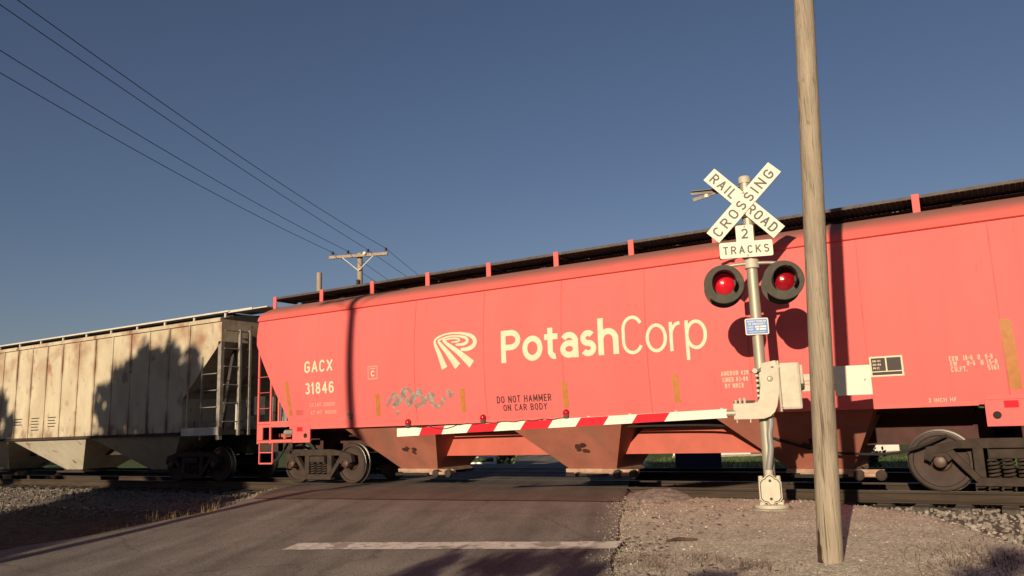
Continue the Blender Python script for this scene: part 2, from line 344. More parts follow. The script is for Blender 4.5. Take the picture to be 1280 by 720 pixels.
# ------------------------------------------------------------------ lettering
GLYPH = {
 'A': (.74, 'l0,0,.5,1 l1,0,.5,1 l.2,.32,.8,.32'), 'B': (.66, 'l0,0,0,1 l0,1,.5,1 a.5,.76,.46,.24,90,-90 l0,.52,.5,.52 a.5,.26,.5,.26,90,-90 l0,0,.5,0'),
 'C': (.68, 'a.5,.68,.5,.32,25,180 l0,.68,0,.32 a.5,.32,.5,.32,180,335'), 'D': (.70, 'l0,0,0,1 l0,1,.45,1 a.45,.65,.55,.35,90,0 l1,.65,1,.35 a.45,.35,.55,.35,0,-90 l0,0,.45,0'),
 'E': (.58, 'l0,0,0,1 l0,1,1,1 l0,.52,.85,.52 l0,0,1,0'), 'F': (.56, 'l0,0,0,1 l0,1,1,1 l0,.52,.85,.52'),
 'G': (.70, 'a.5,.68,.5,.32,25,180 l0,.68,0,.32 a.5,.32,.5,.32,180,360 l1,.32,1,.46 l.6,.46,1,.46'), 'H': (.70, 'l0,0,0,1 l1,0,1,1 l0,.52,1,.52'), 'I': (.16, 'l.5,0,.5,1'),
 'K': (.70, 'l0,0,0,1 l0,.38,1,1 l.3,.58,1,0'), 'L': (.56, 'l0,0,0,1 l0,0,1,0'), 'M': (.84, 'l0,0,0,1 l1,0,1,1 l0,1,.5,.2 l1,1,.5,.2'), 'N': (.72, 'l0,0,0,1 l1,0,1,1 l0,1,1,0'),
 'O': (.70, 'a.5,.66,.5,.34,0,180 l0,.66,0,.34 a.5,.34,.5,.34,180,360 l1,.34,1,.66'), 'P': (.66, 'l0,0,0,1 l0,1,.5,1 a.5,.73,.5,.27,90,-90 l0,.46,.5,.46'),
 'R': (.68, 'l0,0,0,1 l0,1,.5,1 a.5,.74,.5,.26,90,-90 l0,.48,.5,.48 l.48,.48,1,0'), 'S': (.66, 'a.5,.755,.48,.245,25,270 a.5,.255,.5,.255,90,-155'),
 'T': (.64, 'l.5,0,.5,1 l0,1,1,1'), 'U': (.68, 'l0,1,0,.34 a.5,.34,.5,.34,180,360 l1,.34,1,1'), 'W': (.95, 'l0,1,.25,0 l.25,0,.5,.9 l.5,.9,.75,0 l.75,0,1,1'),
 'X': (.72, 'l0,0,1,1 l0,1,1,0'), 'Y': (.70, 'l.5,0,.5,.45 l.5,.45,0,1 l.5,.45,1,1'),
 '0': (.62, 'a.5,.66,.5,.34,0,180 l0,.66,0,.34 a.5,.34,.5,.34,180,360 l1,.34,1,.66'), '1': (.36, 'l.65,0,.65,1 l.65,1,0,.78'), '2': (.62, 'a.5,.70,.5,.30,165,-25 l.95,.57,0,0 l0,0,1,0'),
 '3': (.62, 'a.5,.755,.46,.245,150,-90 a.5,.255,.5,.255,90,-155'), '4': (.66, 'l.74,0,.74,1 l.74,1,0,.28 l0,.28,1,.28'), '5': (.62, 'l.9,1,.15,1 l.15,1,.08,.52 a.48,.31,.52,.31,140,-150'),
 '6': (.62, 'a.5,.30,.5,.30,0,360 a.55,.66,.55,.34,35,180 l0,.66,0,.30'), '8': (.62, 'a.5,.76,.42,.24,0,360 a.5,.26,.5,.26,0,360'), '9': (.62, 'a.5,.70,.5,.30,0,360 l1,.70,1,.34 a.45,.34,.55,.34,0,-145'),
 '-': (.40, 'l0,.48,1,.48'), '.': (.14, 'l.5,0,.5,.06'), ' ': (.36, ''),
 'o': (.66, 'a.5,.355,.5,.355,0,360'), 't': (.44, 'l.38,.93,.38,.2 a.85,.2,.47,.2,180,285 l0,.71,.95,.71'), 'a': (.56, 'l1,.47,1,0 a.5,.47,.5,.24,0,150 a.5,.21,.5,.21,0,360'),
 's': (.48, 'a.5,.535,.46,.175,35,270 a.5,.18,.5,.18,90,-150'), 'h': (.60, 'l0,0,0,1.08 a.5,.42,.5,.29,180,0 l1,.42,1,0'), 'r': (.40, 'l0,0,0,.71 a.85,.36,.85,.35,180,85'), 'p': (.64, 'l0,-.27,0,.71 a.5,.355,.5,.355,0,360'),
}
def lettering(txt, x0, x1, z0, z1, m, parent, place, weight=.14, gap=.20, name='lettering', cut=None):
    """letters drawn as broad pen strokes, set between x0 and x1, cap height z0 to z1"""
    if ' ' in txt.strip():
        sc_w = (x1-x0)/(sum(GLYPH[c][0] for c in txt)+gap*(len(txt)-1)); px = x0; out = None; i = 0
        while i < len(txt):
            j = i
            while j < len(txt) and (txt[j] == ' ') == (txt[i] == ' '): j += 1
            part = txt[i:j]; wd = (sum(GLYPH[c][0] for c in part)+gap*(len(part)-1))*sc_w
            if part.strip(): out = lettering(part, px, px+wd, z0, z1, m, parent, place, weight, gap, name, cut)
            px += wd+gap*sc_w; i = j
        return out
    H = z1-z0; s = weight*H; tot = sum(GLYPH[c][0] for c in txt)+gap*(len(txt)-1); k = (x1-x0)/tot; x = x0; vs, fs, dep = [], [], []
    for ch in txt:
        w_, segs = GLYPH[ch]; gw = w_*k; q = 0
        X = lambda u: x+s/2+u*(gw-s) if gw > s*1.2 else x+gw/2
        Z = lambda v: z0+s/2+v*(H-s)
        for sg in segs.split():
            a = [float(t) for t in sg[1:].split(',')]
            if sg[0] == 'l':
                A, B = Vector((X(a[0]), Z(a[1]))), Vector((X(a[2]), Z(a[3]))); d = (B-A).normalized()*s/2
                if abs(A.x-B.x) > 1e-4 and abs(A.y-B.y) > 1e-4: d *= .55
                pts = [tuple(A-d), tuple(B+d)]
            else:
                n = max(8, int(abs(a[5]-a[4])/11)); pts = [(X(a[0]+a[2]*math.cos(math.radians(lerp(a[4], a[5], i/n)))), Z(a[1]+a[3]*math.sin(math.radians(lerp(a[4], a[5], i/n))))) for i in range(n+1)]
            closed = len(pts) > 3 and (Vector(pts[0])-Vector(pts[-1])).length < 1e-5
            if closed: pts = pts[:-1]
            N = len(pts); k0 = len(vs)
            for i, p in enumerate(pts):
                a_, b_ = (pts[i-1], pts[(i+1) % N]) if closed else (pts[max(0, i-1)], pts[min(N-1, i+1)]); d = Vector((b_[0]-a_[0], b_[1]-a_[1])).normalized()
                vs += [(p[0]-d.y*s/2, p[1]+d.x*s/2), (p[0]+d.y*s/2, p[1]-d.x*s/2)]; dep += [q*.0002]*2
            for i in range(N if closed else N-1): j = (i+1) % N; fs.append((k0+2*i, k0+2*i+1, k0+2*j+1, k0+2*j))
            q += 1
        x += gw+gap*k
    return flat(vs, fs, m, parent, place, name, cut, dep)
def flat(vs, fs, m, parent, place, name, cut=None, dep=None):
    me = bpy.data.meshes.new(name); me.from_pydata([(a, dep[i] if dep else 0, b) for i, (a, b) in enumerate(vs)], [], fs)
    bm = bmesh.new(); bm.from_mesh(me)
    if cut:
        z0, z1 = min(v[1] for v in vs), max(v[1] for v in vs); z = z0+cut
        while z < z1:
            bmesh.ops.bisect_plane(bm, geom=bm.verts[:]+bm.edges[:]+bm.faces[:], plane_co=(0, 0, z), plane_no=(0, 0, 1)); z += cut
    for v in bm.verts: v.co = place(v.co.x, v.co.z, v.co.y)
    bm.to_mesh(me); bm.free(); me.materials.append(M[m])
    o = bpy.data.objects.new(name, me); COL.objects.link(o)
    if parent: o.parent = parent
    return o
def ribbon(pts, widths):
    """flat ribbon in a plane: returns verts and faces"""
    vs, fs = [], []
    for i, p in enumerate(pts):
        a, b = pts[max(0, i-1)], pts[min(len(pts)-1, i+1)]; d = Vector((b[0]-a[0], b[1]-a[1])).normalized()
        w_ = widths[i] if isinstance(widths, list) else widths
        vs += [(p[0]-d.y*w_/2, p[1]+d.x*w_/2), (p[0]+d.y*w_/2, p[1]-d.x*w_/2)]
        if i: k = 2*i; fs.append((k-2, k-1, k+1, k))
    return vs, fs
def catmull(P, n=8):
    out = []
    for i in range(len(P)-1):
        p0, p1, p2, p3 = P[max(0, i-1)], P[i], P[i+1], P[min(len(P)-1, i+2)]
        for k in range(n):
            t = k/n
            out.append(tuple(.5*((2*b)+(-a+c)*t+(2*a-5*b+4*c-d)*t*t+(-a+3*b-3*c+d)*t**3) for a, b, c, d in zip(p0, p1, p2, p3)))
    return out+[tuple(P[-1])]

# ------------------------------------------------------------------ terrain
YC = 15.0                       # centre line of the near track
YN, YF = YC-.7525, YC+.7525     # its rails
def prof(y): return -.38*smooth((12.6-y)/8.6) if y < 22 else -.55*smooth((y-21)/12)
def XL(y):
    return inter(y, [(-40, 4.), (2, -12.2), (6.2, -12.5), (7.8, -12.35), (9.5, -12.3), (11, -13.0), (12.8, -14.3), (14.2, -15.1), (90, -46.2)])
def XR(y):
    return -4.4-.41*(y-9.5) if y > 4 else -2.15-.41*(y-4)
def crest(x):
    return inter(x, [(-30, 12.6), (-4.2, 12.6), (-2.8, 12.5), (-2.0, 12.0), (-1.62, 11.75), (-1.1, 11.3), (-.66, 10.6), (-.35, 10.0), (-.06, 9.5), (.8, 8.4), (3, 6.6), (8, 5), (30, 3)])
def ground_z(x, y):
    """height and zone (grass, ballast, dirt)"""
    grass = ball = dirt = 0.
    if y < 13.95:
        xl, xr = XL(y), XR(y)
        pad = prof(y) - .012
        bz = -.27 - .035*max(0, 13.9-y) - .05*smooth((11-y)/3)
        t = smooth((y-crest(x)-.04*nz(x, y, 3))/.75)
        right = lerp(pad, bz, t)
        left = -.27 - .34*smooth((13.4-y)/3.2)
        r = pad-.024
        if x > xr: z = lerp(r, right, smooth((x-xr)/.5)); ball = t if x > xr+.1 else 0
        elif x < xl:
            k = smooth((xl-x)/1.3); z = lerp(r, left, k)
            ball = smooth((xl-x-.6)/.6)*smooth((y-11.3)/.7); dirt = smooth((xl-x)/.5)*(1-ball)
        else: z = r
        if x > xr and y < 8.2: dirt = max(dirt, .75*smooth((8.0-y+.5*nz(x, y, .9))/1.2))
    else:
        xl, xr = XL(y), XR(y)
        if y < 22:
            inside = smooth((x-xl+.3)/.5)*smooth((xr+.3-x)/.5)
            z = lerp(-.27, -.045, inside); ball = 1.
        else:
            z = -.27-.45*smooth((y-22)/9); inside = smooth((x-xl+.6)/.6)*smooth((xr+.6-x)/.6)
            z = lerp(z, prof(y)-.045, inside); grass = 1-inside*.8
            z = lerp(-.27, z, smooth((y-22)/2)); grass *= smooth((y-22.3)/1.2); ball = 1-smooth((y-21.8)/1.2)
    amp = .010 if (y < 22 and x > -16) else .03
    z += amp*nz(x, y, 2.3)+amp*.7*nz(x, y, 6, 3)
    if y < -1: z = -.38; grass = smooth((-y-1)/4)
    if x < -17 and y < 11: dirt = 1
    return z, (grass, ball, dirt)
def axis(segs):
    out = [segs[0][0]]
    for a, b, st in segs:
        n = max(1, round((b-a)/st)); out += [a+(b-a)*(i+1)/n for i in range(n)]
    return out
def build_ground():
    xs = axis([(-900, -300, 150), (-300, -100, 40), (-100, -40, 6), (-40, -31, 1), (-31, -16, .22), (-16, 2.5, .11), (2.5, 8, .4), (8, 40, 4), (40, 120, 20), (120, 900, 130)])
    ys = axis([(-500, -100, 80), (-100, -20, 10), (-20, 3, 1.2), (3, 14, .11), (14, 24, .4), (24, 45, 1.2), (45, 120, 8), (120, 400, 60), (400, 1600, 200)])
    nx = len(xs); vs = []; cols = []
    for y in ys:
        for x in xs:
            z, c = ground_z(x, y); vs.append((x, y, z)); cols.append(c)
    fs = [(j*nx+i, j*nx+i+1, (j+1)*nx+i+1, (j+1)*nx+i) for j in range(len(ys)-1) for i in range(nx-1)]
    me = bpy.data.meshes.new('ground'); me.from_pydata(vs, [], fs)
    at = me.color_attributes.new('zone', 'FLOAT_COLOR', 'POINT')
    at.data.foreach_set('color', [q for c in cols for q in (*c, 1.)])
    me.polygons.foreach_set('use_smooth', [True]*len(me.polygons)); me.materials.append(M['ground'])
    o = bpy.data.objects.new('ground', me); COL.objects.link(o); tag(o, kind='structure')
build_ground()
def road_z(x, y): return prof(y)+.012*nz(x, y, .7, 5)+(.0 if y < 12.5 else -.012)
def sheet(name, xa, xb, ys, m, lift=0., nx=30, wob=(0, 0)):
    vs, fs = [], []
    for j, y in enumerate(ys):
        a = xa(y)+wob[0]*nz(y, 1, 1.7)+wob[0]*.5*nz(y, 1, 6); b = xb(y)+wob[1]*nz(y, 9, 1.7)+wob[1]*.6*nz(y, 9, 7)
        for i in range(nx+1):
            x = a+(b-a)*i/nx; vs.append((x, y, road_z(x, y)+lift))
    fs = [(j*(nx+1)+i, j*(nx+1)+i+1, (j+1)*(nx+1)+i+1, (j+1)*(nx+1)+i) for j in range(len(ys)-1) for i in range(nx)]
    me = bpy.data.meshes.new(name); me.from_pydata(vs, [], fs); me.polygons.foreach_set('use_smooth', [True]*len(fs)); me.materials.append(M[m])
    o = bpy.data.objects.new(name, me); COL.objects.link(o); return o
tag(sheet('road', XL, XR, axis([(-40, 3, 1.), (3, 14.16, .12)]), 'asphalt', wob=(.10, .055)), kind='structure')
tag(sheet('crossing_surface', XL, XR, axis([(14.345, 15.66, .2)]), 'apron', nx=12), kind='structure')
tag(sheet('road_beyond', XL, XR, axis([(15.845, 18.42, .3)]), 'apron', nx=12), kind='structure')
tag(sheet('road_beyond', XL, XR, axis([(18.6, 19.95, .3)]), 'apron', nx=12), kind='structure')
tag(sheet('road_beyond', XL, XR, axis([(20.15, 24, .4), (24, 88, 2)]), 'asphalt', nx=12), kind='structure')
def apron():
    # newer asphalt laid from a saw cut up to the near rail
    vs, fs = [], []; nx, ny = 44, 14
    for j in range(ny+1):
        for i in range(nx+1):
            u, t = i/nx, j/ny
            y0 = lerp(10.95, 11.75, u)+.02*nz(u*9, 0, 1.5); y = lerp(y0, 14.165, t)
            x = lerp(XL(y)+.15, XR(y)+.10*nz(y, 2, 5), u); vs.append((x, y, road_z(x, y)+.008))
    fs = [(j*(nx+1)+i, j*(nx+1)+i+1, (j+1)*(nx+1)+i+1, (j+1)*(nx+1)+i) for j in range(ny) for i in range(nx)]
    MBx = MB(); MBx.add(vs, fs); tag(MBx.build('crossing_apron', 'apron', smooth=30), kind='structure')
    j = MB()
    a, b = Vector((XL(10.95)+.15, 10.93, 0)), Vector((XR(11.75), 11.73, 0))
    vs = []
    for i in range(61):
        p = a.lerp(b, i/60); d = .02*nz(i/60*9, 0, 1.5)
        for e in (-.035, .02): vs.append((p.x, p.y+d+e, road_z(p.x, p.y+d)+.011))
    j.add(vs, [(2*i, 2*i+1, 2*i+3, 2*i+2) for i in range(60)])
    tag(j.build('pavement_joint', 'signblk'), kind='structure')
apron()
def stop_line():
    # worn painted bar across the right-hand lane
    a, b = Vector((-8.15, 7.55)), Vector((-3.98, 8.62)); d = (b-a).normalized(); n = Vector((-d.y, d.x)); vs = []; N = 90
    for i in range(N+1):
        p = a.lerp(b, i/N)
        e0 = -.20+.018*nz(i*.3, 0, 1)+.012*nz(i*1.1, 4, 1); e1 = .20+.018*nz(i*.3, 7, 1)+.012*nz(i*1.1, 9, 1)
        for k in range(4):
            q = p+n*lerp(e0, e1, k/3); vs.append((q.x, q.y, road_z(q.x, q.y)+.006))
    o = MB().add(vs, [(4*i+k, 4*i+k+1, 4*i+k+5, 4*i+k+4) for i in range(N) for k in range(3)]).build('stop_line', 'stop', smooth=40)
    overlay(M['stop'], (.17, .145, .125), .57, .64, 9, amount=.6); overlay(M['stop'], (.17, .145, .125), .56, .60, 2.2, (1, 1, 1), amount=.7, loc=(3, 1, 0))
    tag(o, kind='structure')
stop_line()

# ------------------------------------------------------------------ tracks
RAILP = [(-.072, -.185), (.072, -.185), (.072, -.172), (.012, -.155), (.009, -.05), (.034, -.036), (.036, -.006), (.028, 0), (-.028, 0), (-.036, -.006), (-.034, -.036), (-.009, -.05), (-.012, -.155), (-.072, -.172)]
def rail(y, label):
    b = MB(); b.prism([(y+p[0], p[1]) for p in RAILP], -60, 45, 'x')
    o = b.build('rail', 'rail'); tag(o, label, 'rail', 'steel rails of the two tracks')
    t = MB(); t.box(-60, 45, y-.026, y+.026, .0005, .0015); t.build('running_surface', 'tread', o)
    return o
r0 = rail(YN, 'rusty near rail of the near track, in front of the train wheels')
c = MB(); c.box(-1.75, -.85, YN-.028, YN-.012, -.14, -.055)
jb = c.build('joint_bar', 'rail', r0)
for x in (-1.42, -1.2):
    bm_ = MB().lathe([(.0, .03), (.018, .03), (.018, 0)], Matrix.Translation((x, YN-.026, -.1)) @ Matrix.Rotation(PI/2, 4, 'X'), 8); bm_.build('bolt', 'plate', jb)
rail(YF, 'far rail of the near track under the train')
rail(YC+4.3-.7525, 'nearer rail of the empty far track behind the train'); rail(YC+4.3+.7525, 'farthest rail, on the empty track behind the train')
def ties():
    t0 = None
    for yc, lab, xa, xb in ((YC, 'dark wooden crosstie under the near track, its end bedded in ballast', -31, 4), (YC+4.3, 'dark wooden crosstie under the far track behind the train', -24, 6)):
        x = xa
        while x < xb:
            if not (-15.3-.41*(yc-YC) < x < -6.0-.41*(yc-YC)):
                if t0 is None:
                    b = MB(); b.box(-.115, .115, -1.3, 1.3, -.37, -.20); t0 = b.build('crosstie', 'tie', bevel=.008)
                    for s in (-1, 1):
                        q = MB(); q.box(-.1, .1, s*.7525-.18, s*.7525+.18, -.199, -.186); q.build('tie_plate', 'plate', t0)
                    o = t0
                else: o = copy_tree(t0)
                o.location = (x+rnd.uniform(-.02, .02), yc+rnd.uniform(-.04, .04), rnd.uniform(-.008, .008)); o.rotation_euler.z = rnd.uniform(-.015, .015)
                tag(o, lab, 'crosstie', 'crossties under the near track' if yc == YC else 'crossties under the far track')
            x += .56
ties()
# ------------------------------------------------------------------ ballast and gravel
def stones(name, m, spots):
    b = MB()
    base = [Vector(p).normalized() for p in ((1, 0, .2), (-.5, .9, .1), (-.6, -.8, .2), (.2, .1, 1), (.1, -.1, -1), (.7, .7, -.4), (.5, -.9, -.2), (-1, .1, -.1))]
    me0 = bmesh.new()
    for p in base: me0.verts.new(p)
    bmesh.ops.convex_hull(me0, input=me0.verts); me0.verts.index_update()
    F = [tuple(v.index for v in f.verts) for f in me0.faces]; me0.free()
    for x, y, z, s in spots:
        R = Matrix.Rotation(rnd.uniform(0, 6.3), 3, Vector((rnd.uniform(-1, 1), rnd.uniform(-1, 1), rnd.uniform(-1, 1))).normalized())
        sx, sy, sz = s*rnd.uniform(.7, 1.3), s*rnd.uniform(.7, 1.2), s*rnd.uniform(.5, .9)
        b.add([Vector((x, y, z))+R @ Vector((p.x*sx*rnd.uniform(.8, 1.15), p.y*sy, p.z*sz)) for p in base], F)
    return tag(b.build(name, m), kind='stuff')
sp = []
while len(sp) < 5200:
    x = rnd.uniform(-6, 4.5); y = rnd.uniform(8, 14.1)
    if x > -6 and y < crest(x)+.08+.25*abs(nz(x, y, 2)): continue
    if x < XR(y)+.3: continue
    z, _ = ground_z(x, y); sp.append((x, y, z+rnd.uniform(-.01, .02), rnd.choice((.025, .03, .035, .04, .048))))
stones_right = sp; sp = []
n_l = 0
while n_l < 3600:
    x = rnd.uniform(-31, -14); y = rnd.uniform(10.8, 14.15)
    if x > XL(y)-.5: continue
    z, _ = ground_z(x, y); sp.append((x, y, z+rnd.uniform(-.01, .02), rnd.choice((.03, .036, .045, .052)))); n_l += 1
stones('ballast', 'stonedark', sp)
sp = stones_right
for i in range(1500):
    x = rnd.uniform(-5.6, 3.5); y = rnd.uniform(14.4, 15.6); sp.append((x, y, -.25+rnd.uniform(0, .05), .04))
stones('ballast', 'stone', sp)
sp = []
while len(sp) < 1000:
    y = rnd.uniform(5.5, 12.6); x = rnd.uniform(-6, 1.5)
    if x < XR(y)-.12 or y > crest(x)+.3: continue
    near = math.exp(-max(0, x-XR(y)-.1)/.45)*.8+.22+.35*smooth((8-y)/1.5)+.5*smooth((y-crest(x)+.35)/.4)
    if rnd.random() > near: continue
    z, _ = ground_z(x, y); sp.append((x, y, z+.004, rnd.choice((.005, .006, .008, .010, .013, .018))))
for i in range(170):       # spilled on the road edge
    y = rnd.uniform(7, 12.4); x = XR(y)+.08-abs(rnd.gauss(0, .20)); sp.append((x, y, road_z(x, y)+.006, rnd.uniform(.004, .010)))
stones('loose_gravel', 'stonepale', sp)
sp = []
for i in range(9000):
    y = rnd.uniform(6.5, 12.7); x = rnd.uniform(-6, 1.2)
    if x < XR(y)-.1 or y > crest(x)+.25: continue
    if rnd.random() > .5+.5*smooth(.5+1.4*nz(x, y, 1.1, 8)): continue
    z, _ = ground_z(x, y); sp.append((x, y, z+.003, rnd.choice((.004, .005, .006, .007, .009, .013))))
for i in range(1100):
    y = rnd.uniform(6.8, 12.4); x = XR(y)+rnd.gauss(.05, .12); sp.append((x, y, max(road_z(x, y), ground_z(x, y)[0])+.003, rnd.uniform(.004, .010)))
stones('loose_gravel', 'stonebrown', sp)
def flakes():
    b = MB()
    for i in range(620):
        y = rnd.uniform(7.2, 12.2); x = XR(y)+abs(rnd.gauss(.25, .75))
        if x > 0 or nz(x, y, 1.2, 4) < -.12: continue
        z, _ = ground_z(x, y); a = rnd.uniform(0, 6.3); L_ = rnd.uniform(.012, .05); W_ = rnd.uniform(.006, .018); u = Vector((math.cos(a), math.sin(a), rnd.uniform(-.2, .3)))*L_; v = Vector((-math.sin(a), math.cos(a), rnd.uniform(-.3, .5)))*W_; p = Vector((x, y, z+.018))
        b.add([p-u, p-v, p+u, p+v], [(0, 1, 2, 3)])
    tag(b.build('dead_leaves', 'flake'), kind='stuff')
flakes()
tw = MB().tube([(-3.55, 8.95, ground_z(-3.55, 8.95)[0]+.02), (-3.42, 9.02, ground_z(-3.42, 9.02)[0]+.035), (-3.22, 9.08, ground_z(-3.22, 9.08)[0]+.02)], [.012, .022, .012], 6)
tag(tw.build('stick', 'flake'), 'short dark stick lying on the gravel beside the stop line', 'stick')
def mound():
    b = MB(); n = 26; vs = []; fs = []
    for j in range(n+1):
        for i in range(n+1):
            u, v = i/n*2-1, j/n*2-1; x = -5.12+u*.74-.2*v; y = 12.5+v*.50
            h = .155*max(0, 1-u*u*.9-v*v*.95)**1.1*(1+.4*u); z, _ = ground_z(x, y)
            vs.append((x, y, max(z, -.06)-.03+h+.03*nz(x, y, 6)+.02*nz(x, y, 15)))
    fs = [(j*(n+1)+i, j*(n+1)+i+1, (j+1)*(n+1)+i+1, (j+1)*(n+1)+i) for j in range(n) for i in range(n)]
    m = mat('mound_gravel', (.25, .20, .165), .95, col2=(.115, .085, .078), scale=12, bump=.8, bscale=40)
    o = b.add(vs, fs).build('gravel_mound', m, smooth=60)
    tag(o, 'low mound of dirt and gravel at the corner of road and rail', 'gravel mound')
mound()
def blades(name, m, spots, kind=True):
    b = MB()
    for x, y, z, h, wd in spots:
        a = rnd.uniform(0, 2*PI); lean = rnd.uniform(.05, .7)*h; d = Vector((math.cos(a), math.sin(a), 0)); s = Vector((-d.y, d.x, 0))*wd
        p = Vector((x, y, z-.02))
        b.add([p-s, p+s, p+d*lean*.4+Vector((0, 0, h*.65))+s*.6, p+d*lean*.4+Vector((0, 0, h*.65))-s*.6, p+d*lean+Vector((0, 0, h))], [(0, 1, 2, 3), (3, 2, 4)])
    o = b.build(name, m); tag(o, kind='stuff'); return o
sp = []
for i in range(260):
    y = rnd.uniform(5.5, 12.3); x = XL(y)-abs(rnd.gauss(.1, .18)); sp.append((x, y, ground_z(x, y)[0], rnd.uniform(.04, .13), .005))
for cx, cy, r, n in ((-12.75, 8.7, .35, 110), (-13.1, 9.4, .4, 160), (-13.6, 10.2, .35, 120), (-14.2, 11.0, .3, 80), (-12.6, 7.6, .4, 110)):
    for i in range(n):
        x, y = rnd.gauss(cx, r), rnd.gauss(cy, r*.8)
        if x > XL(y)-.05: continue
        z, _ = ground_z(x, y); sp.append((x, y, z, rnd.uniform(.08, .26), .006))
for i in range(2300):
    x, y = rnd.uniform(-24, -12.6), rnd.uniform(4, 11.2)
    if x > XL(y)-.3 or nz(x, y, .8) < -.05: continue
    z, _ = ground_z(x, y); sp.append((x, y, z, rnd.uniform(.04, .14), .006))
blades('dry_grass', 'dry', sp)
sp = []
for i in range(1900):
    x, y = rnd.uniform(-3.9, 2.5), rnd.uniform(5.6, 8.2)
    if x < XR(y)+.02 or nz(x, y, 1.3, 2)+.5*nz(x, y, 3, 2) < .16-.25*smooth((7.2-y)/1): continue
    z, _ = ground_z(x, y); sp.append((x, y, z, rnd.uniform(.02, .11), .0035))
for i in range(1500):
    x, y = rnd.gauss(-.35, .42), rnd.gauss(8.85, .45)
    if y > crest(x)-.15 or x < -1.25: continue
    z, _ = ground_z(x, y); sp.append((x, y, z, rnd.uniform(.015, .075), .004))
for cx, cy in ((-3.5, 8.1), (-2.9, 8.2), (-2.3, 8.05), (-3.1, 7.8)):
    for i in range(120):
        x, y = rnd.gauss(cx, .16), rnd.gauss(cy, .12); z, _ = ground_z(x, y); sp.append((x, y, z, rnd.uniform(.03, .13), .003))
blades('dead_weeds', 'weed', sp)
sp = []
while len(sp) < 6000:
    x, y = rnd.uniform(-32, 0), rnd.uniform(23, 40)
    if XL(y)-.4 < x < XR(y)+.4: continue
    z, _ = ground_z(x, y); sp.append((x, y, z, rnd.uniform(.06, .2), .015))
blades('grass', 'grass', sp)

# ------------------------------------------------------------------ freight trucks (bogies)
RX = Matrix.Rotation(PI/2, 4, 'X')
def make_truck(parent, x):
    t = bpy.data.objects.new('truck', None); COL.objects.link(t); t.parent = parent; t.location = (x, YC, 0)
    for sx in (-1, 1):
        for sy in (-1, 1):
            m = Matrix.Translation((sx*.89, sy*.7525, .457)) @ (RX if sy < 0 else Matrix.Rotation(-PI/2, 4, 'X'))
            wh = MB().lathe([(0, .05), (.14, .05), (.16, .02), (.30, -.01), (.385, .015), (.395, .055), (.425, .06), (.452, .05), (.457, .04)], m, 40).build('wheel', 'wheel', t, smooth=35)
            MB().lathe([(.457, .04), (.460, -.05), (.485, -.06), (.485, -.085), (.40, -.09), (.2, -.06), (0, -.06)], m, 40).build('tread', 'tread', wh, smooth=35)
            MB().lathe([(.444, .0545), (.452, .0508), (.4575, .040)], m, 40).build('rim', 'tread', wh, smooth=35)
            MB().lathe([(0, .30), (.05, .30), (.085, .285), (.095, .25), (.10, .10), (.10, .03)], m, 20).build('bearing_cap', 'cap', t, smooth=35)
        MB().tube([(sx*.89, -.7, .457), (sx*.89, .7, .457)], .085, 12).build('axle', 'under', t)
    for sy in (-1, 1):
        y0, y1 = sy*.90, sy*1.03
        b = MB()
        # cast frame: top chord, tension members, columns, pedestals
        b.prism([(-1.10, .50), (-1.06, .68), (-.70, .76), (-.36, .80), (.36, .80), (.70, .76), (1.06, .68), (1.10, .50), (1.02, .46), (.98, .58), (.80, .60), (.66, .655), (-.66, .655), (-.80, .60), (-.98, .58), (-1.02, .46)], y0, y1)
        for s in (-1, 1):
            b.prism([(s*.80, .60), (s*.70, .64), (s*.34, .19), (s*.40, .12)], y0, y1-.01*sy)
            b.prism([(s*.30, .66), (s*.44, .66), (s*.44, .32), (s*.36, .22), (s*.30, .22)], y0+.004*sy, y1-.012*sy)
            b.prism([(s*1.08, .52), (s*.98, .58), (s*.80, .60), (s*.72, .50), (s*.78, .45), (s*.82, .53), (s*.96, .53), (s*1.02, .45)], y0+.006*sy, y1+.02*sy)
        b.prism([(-.44, .10), (.44, .10), (.40, .22), (-.40, .22)], y0, y1+.01*sy)
        b.build('side_frame', 'rust', t, bevel=.012)
        for i in (-1, 0, 1):
            pts = [(i*.19+.075*math.cos(a*.9), sy*.95+.06*math.sin(a*.9), .22+.27*a/34) for a in range(35)]
            MB().tube(pts, .018, 6).build('spring', 'rust', t, smooth=60)
    MB().box(-.24, .24, -1.06, 1.06, .50, .64).build('bolster', 'rust', t, bevel=.02)
    MB().box(-.13, .13, -.30, .30, .64, .92).build('centre_plate', 'under', t)
    for s in (-1, 1):
        MB().box(s*.42-.03, s*.42+.03, -.8, .8, .30, .46).build('brake_beam', 'under', t)
    return t

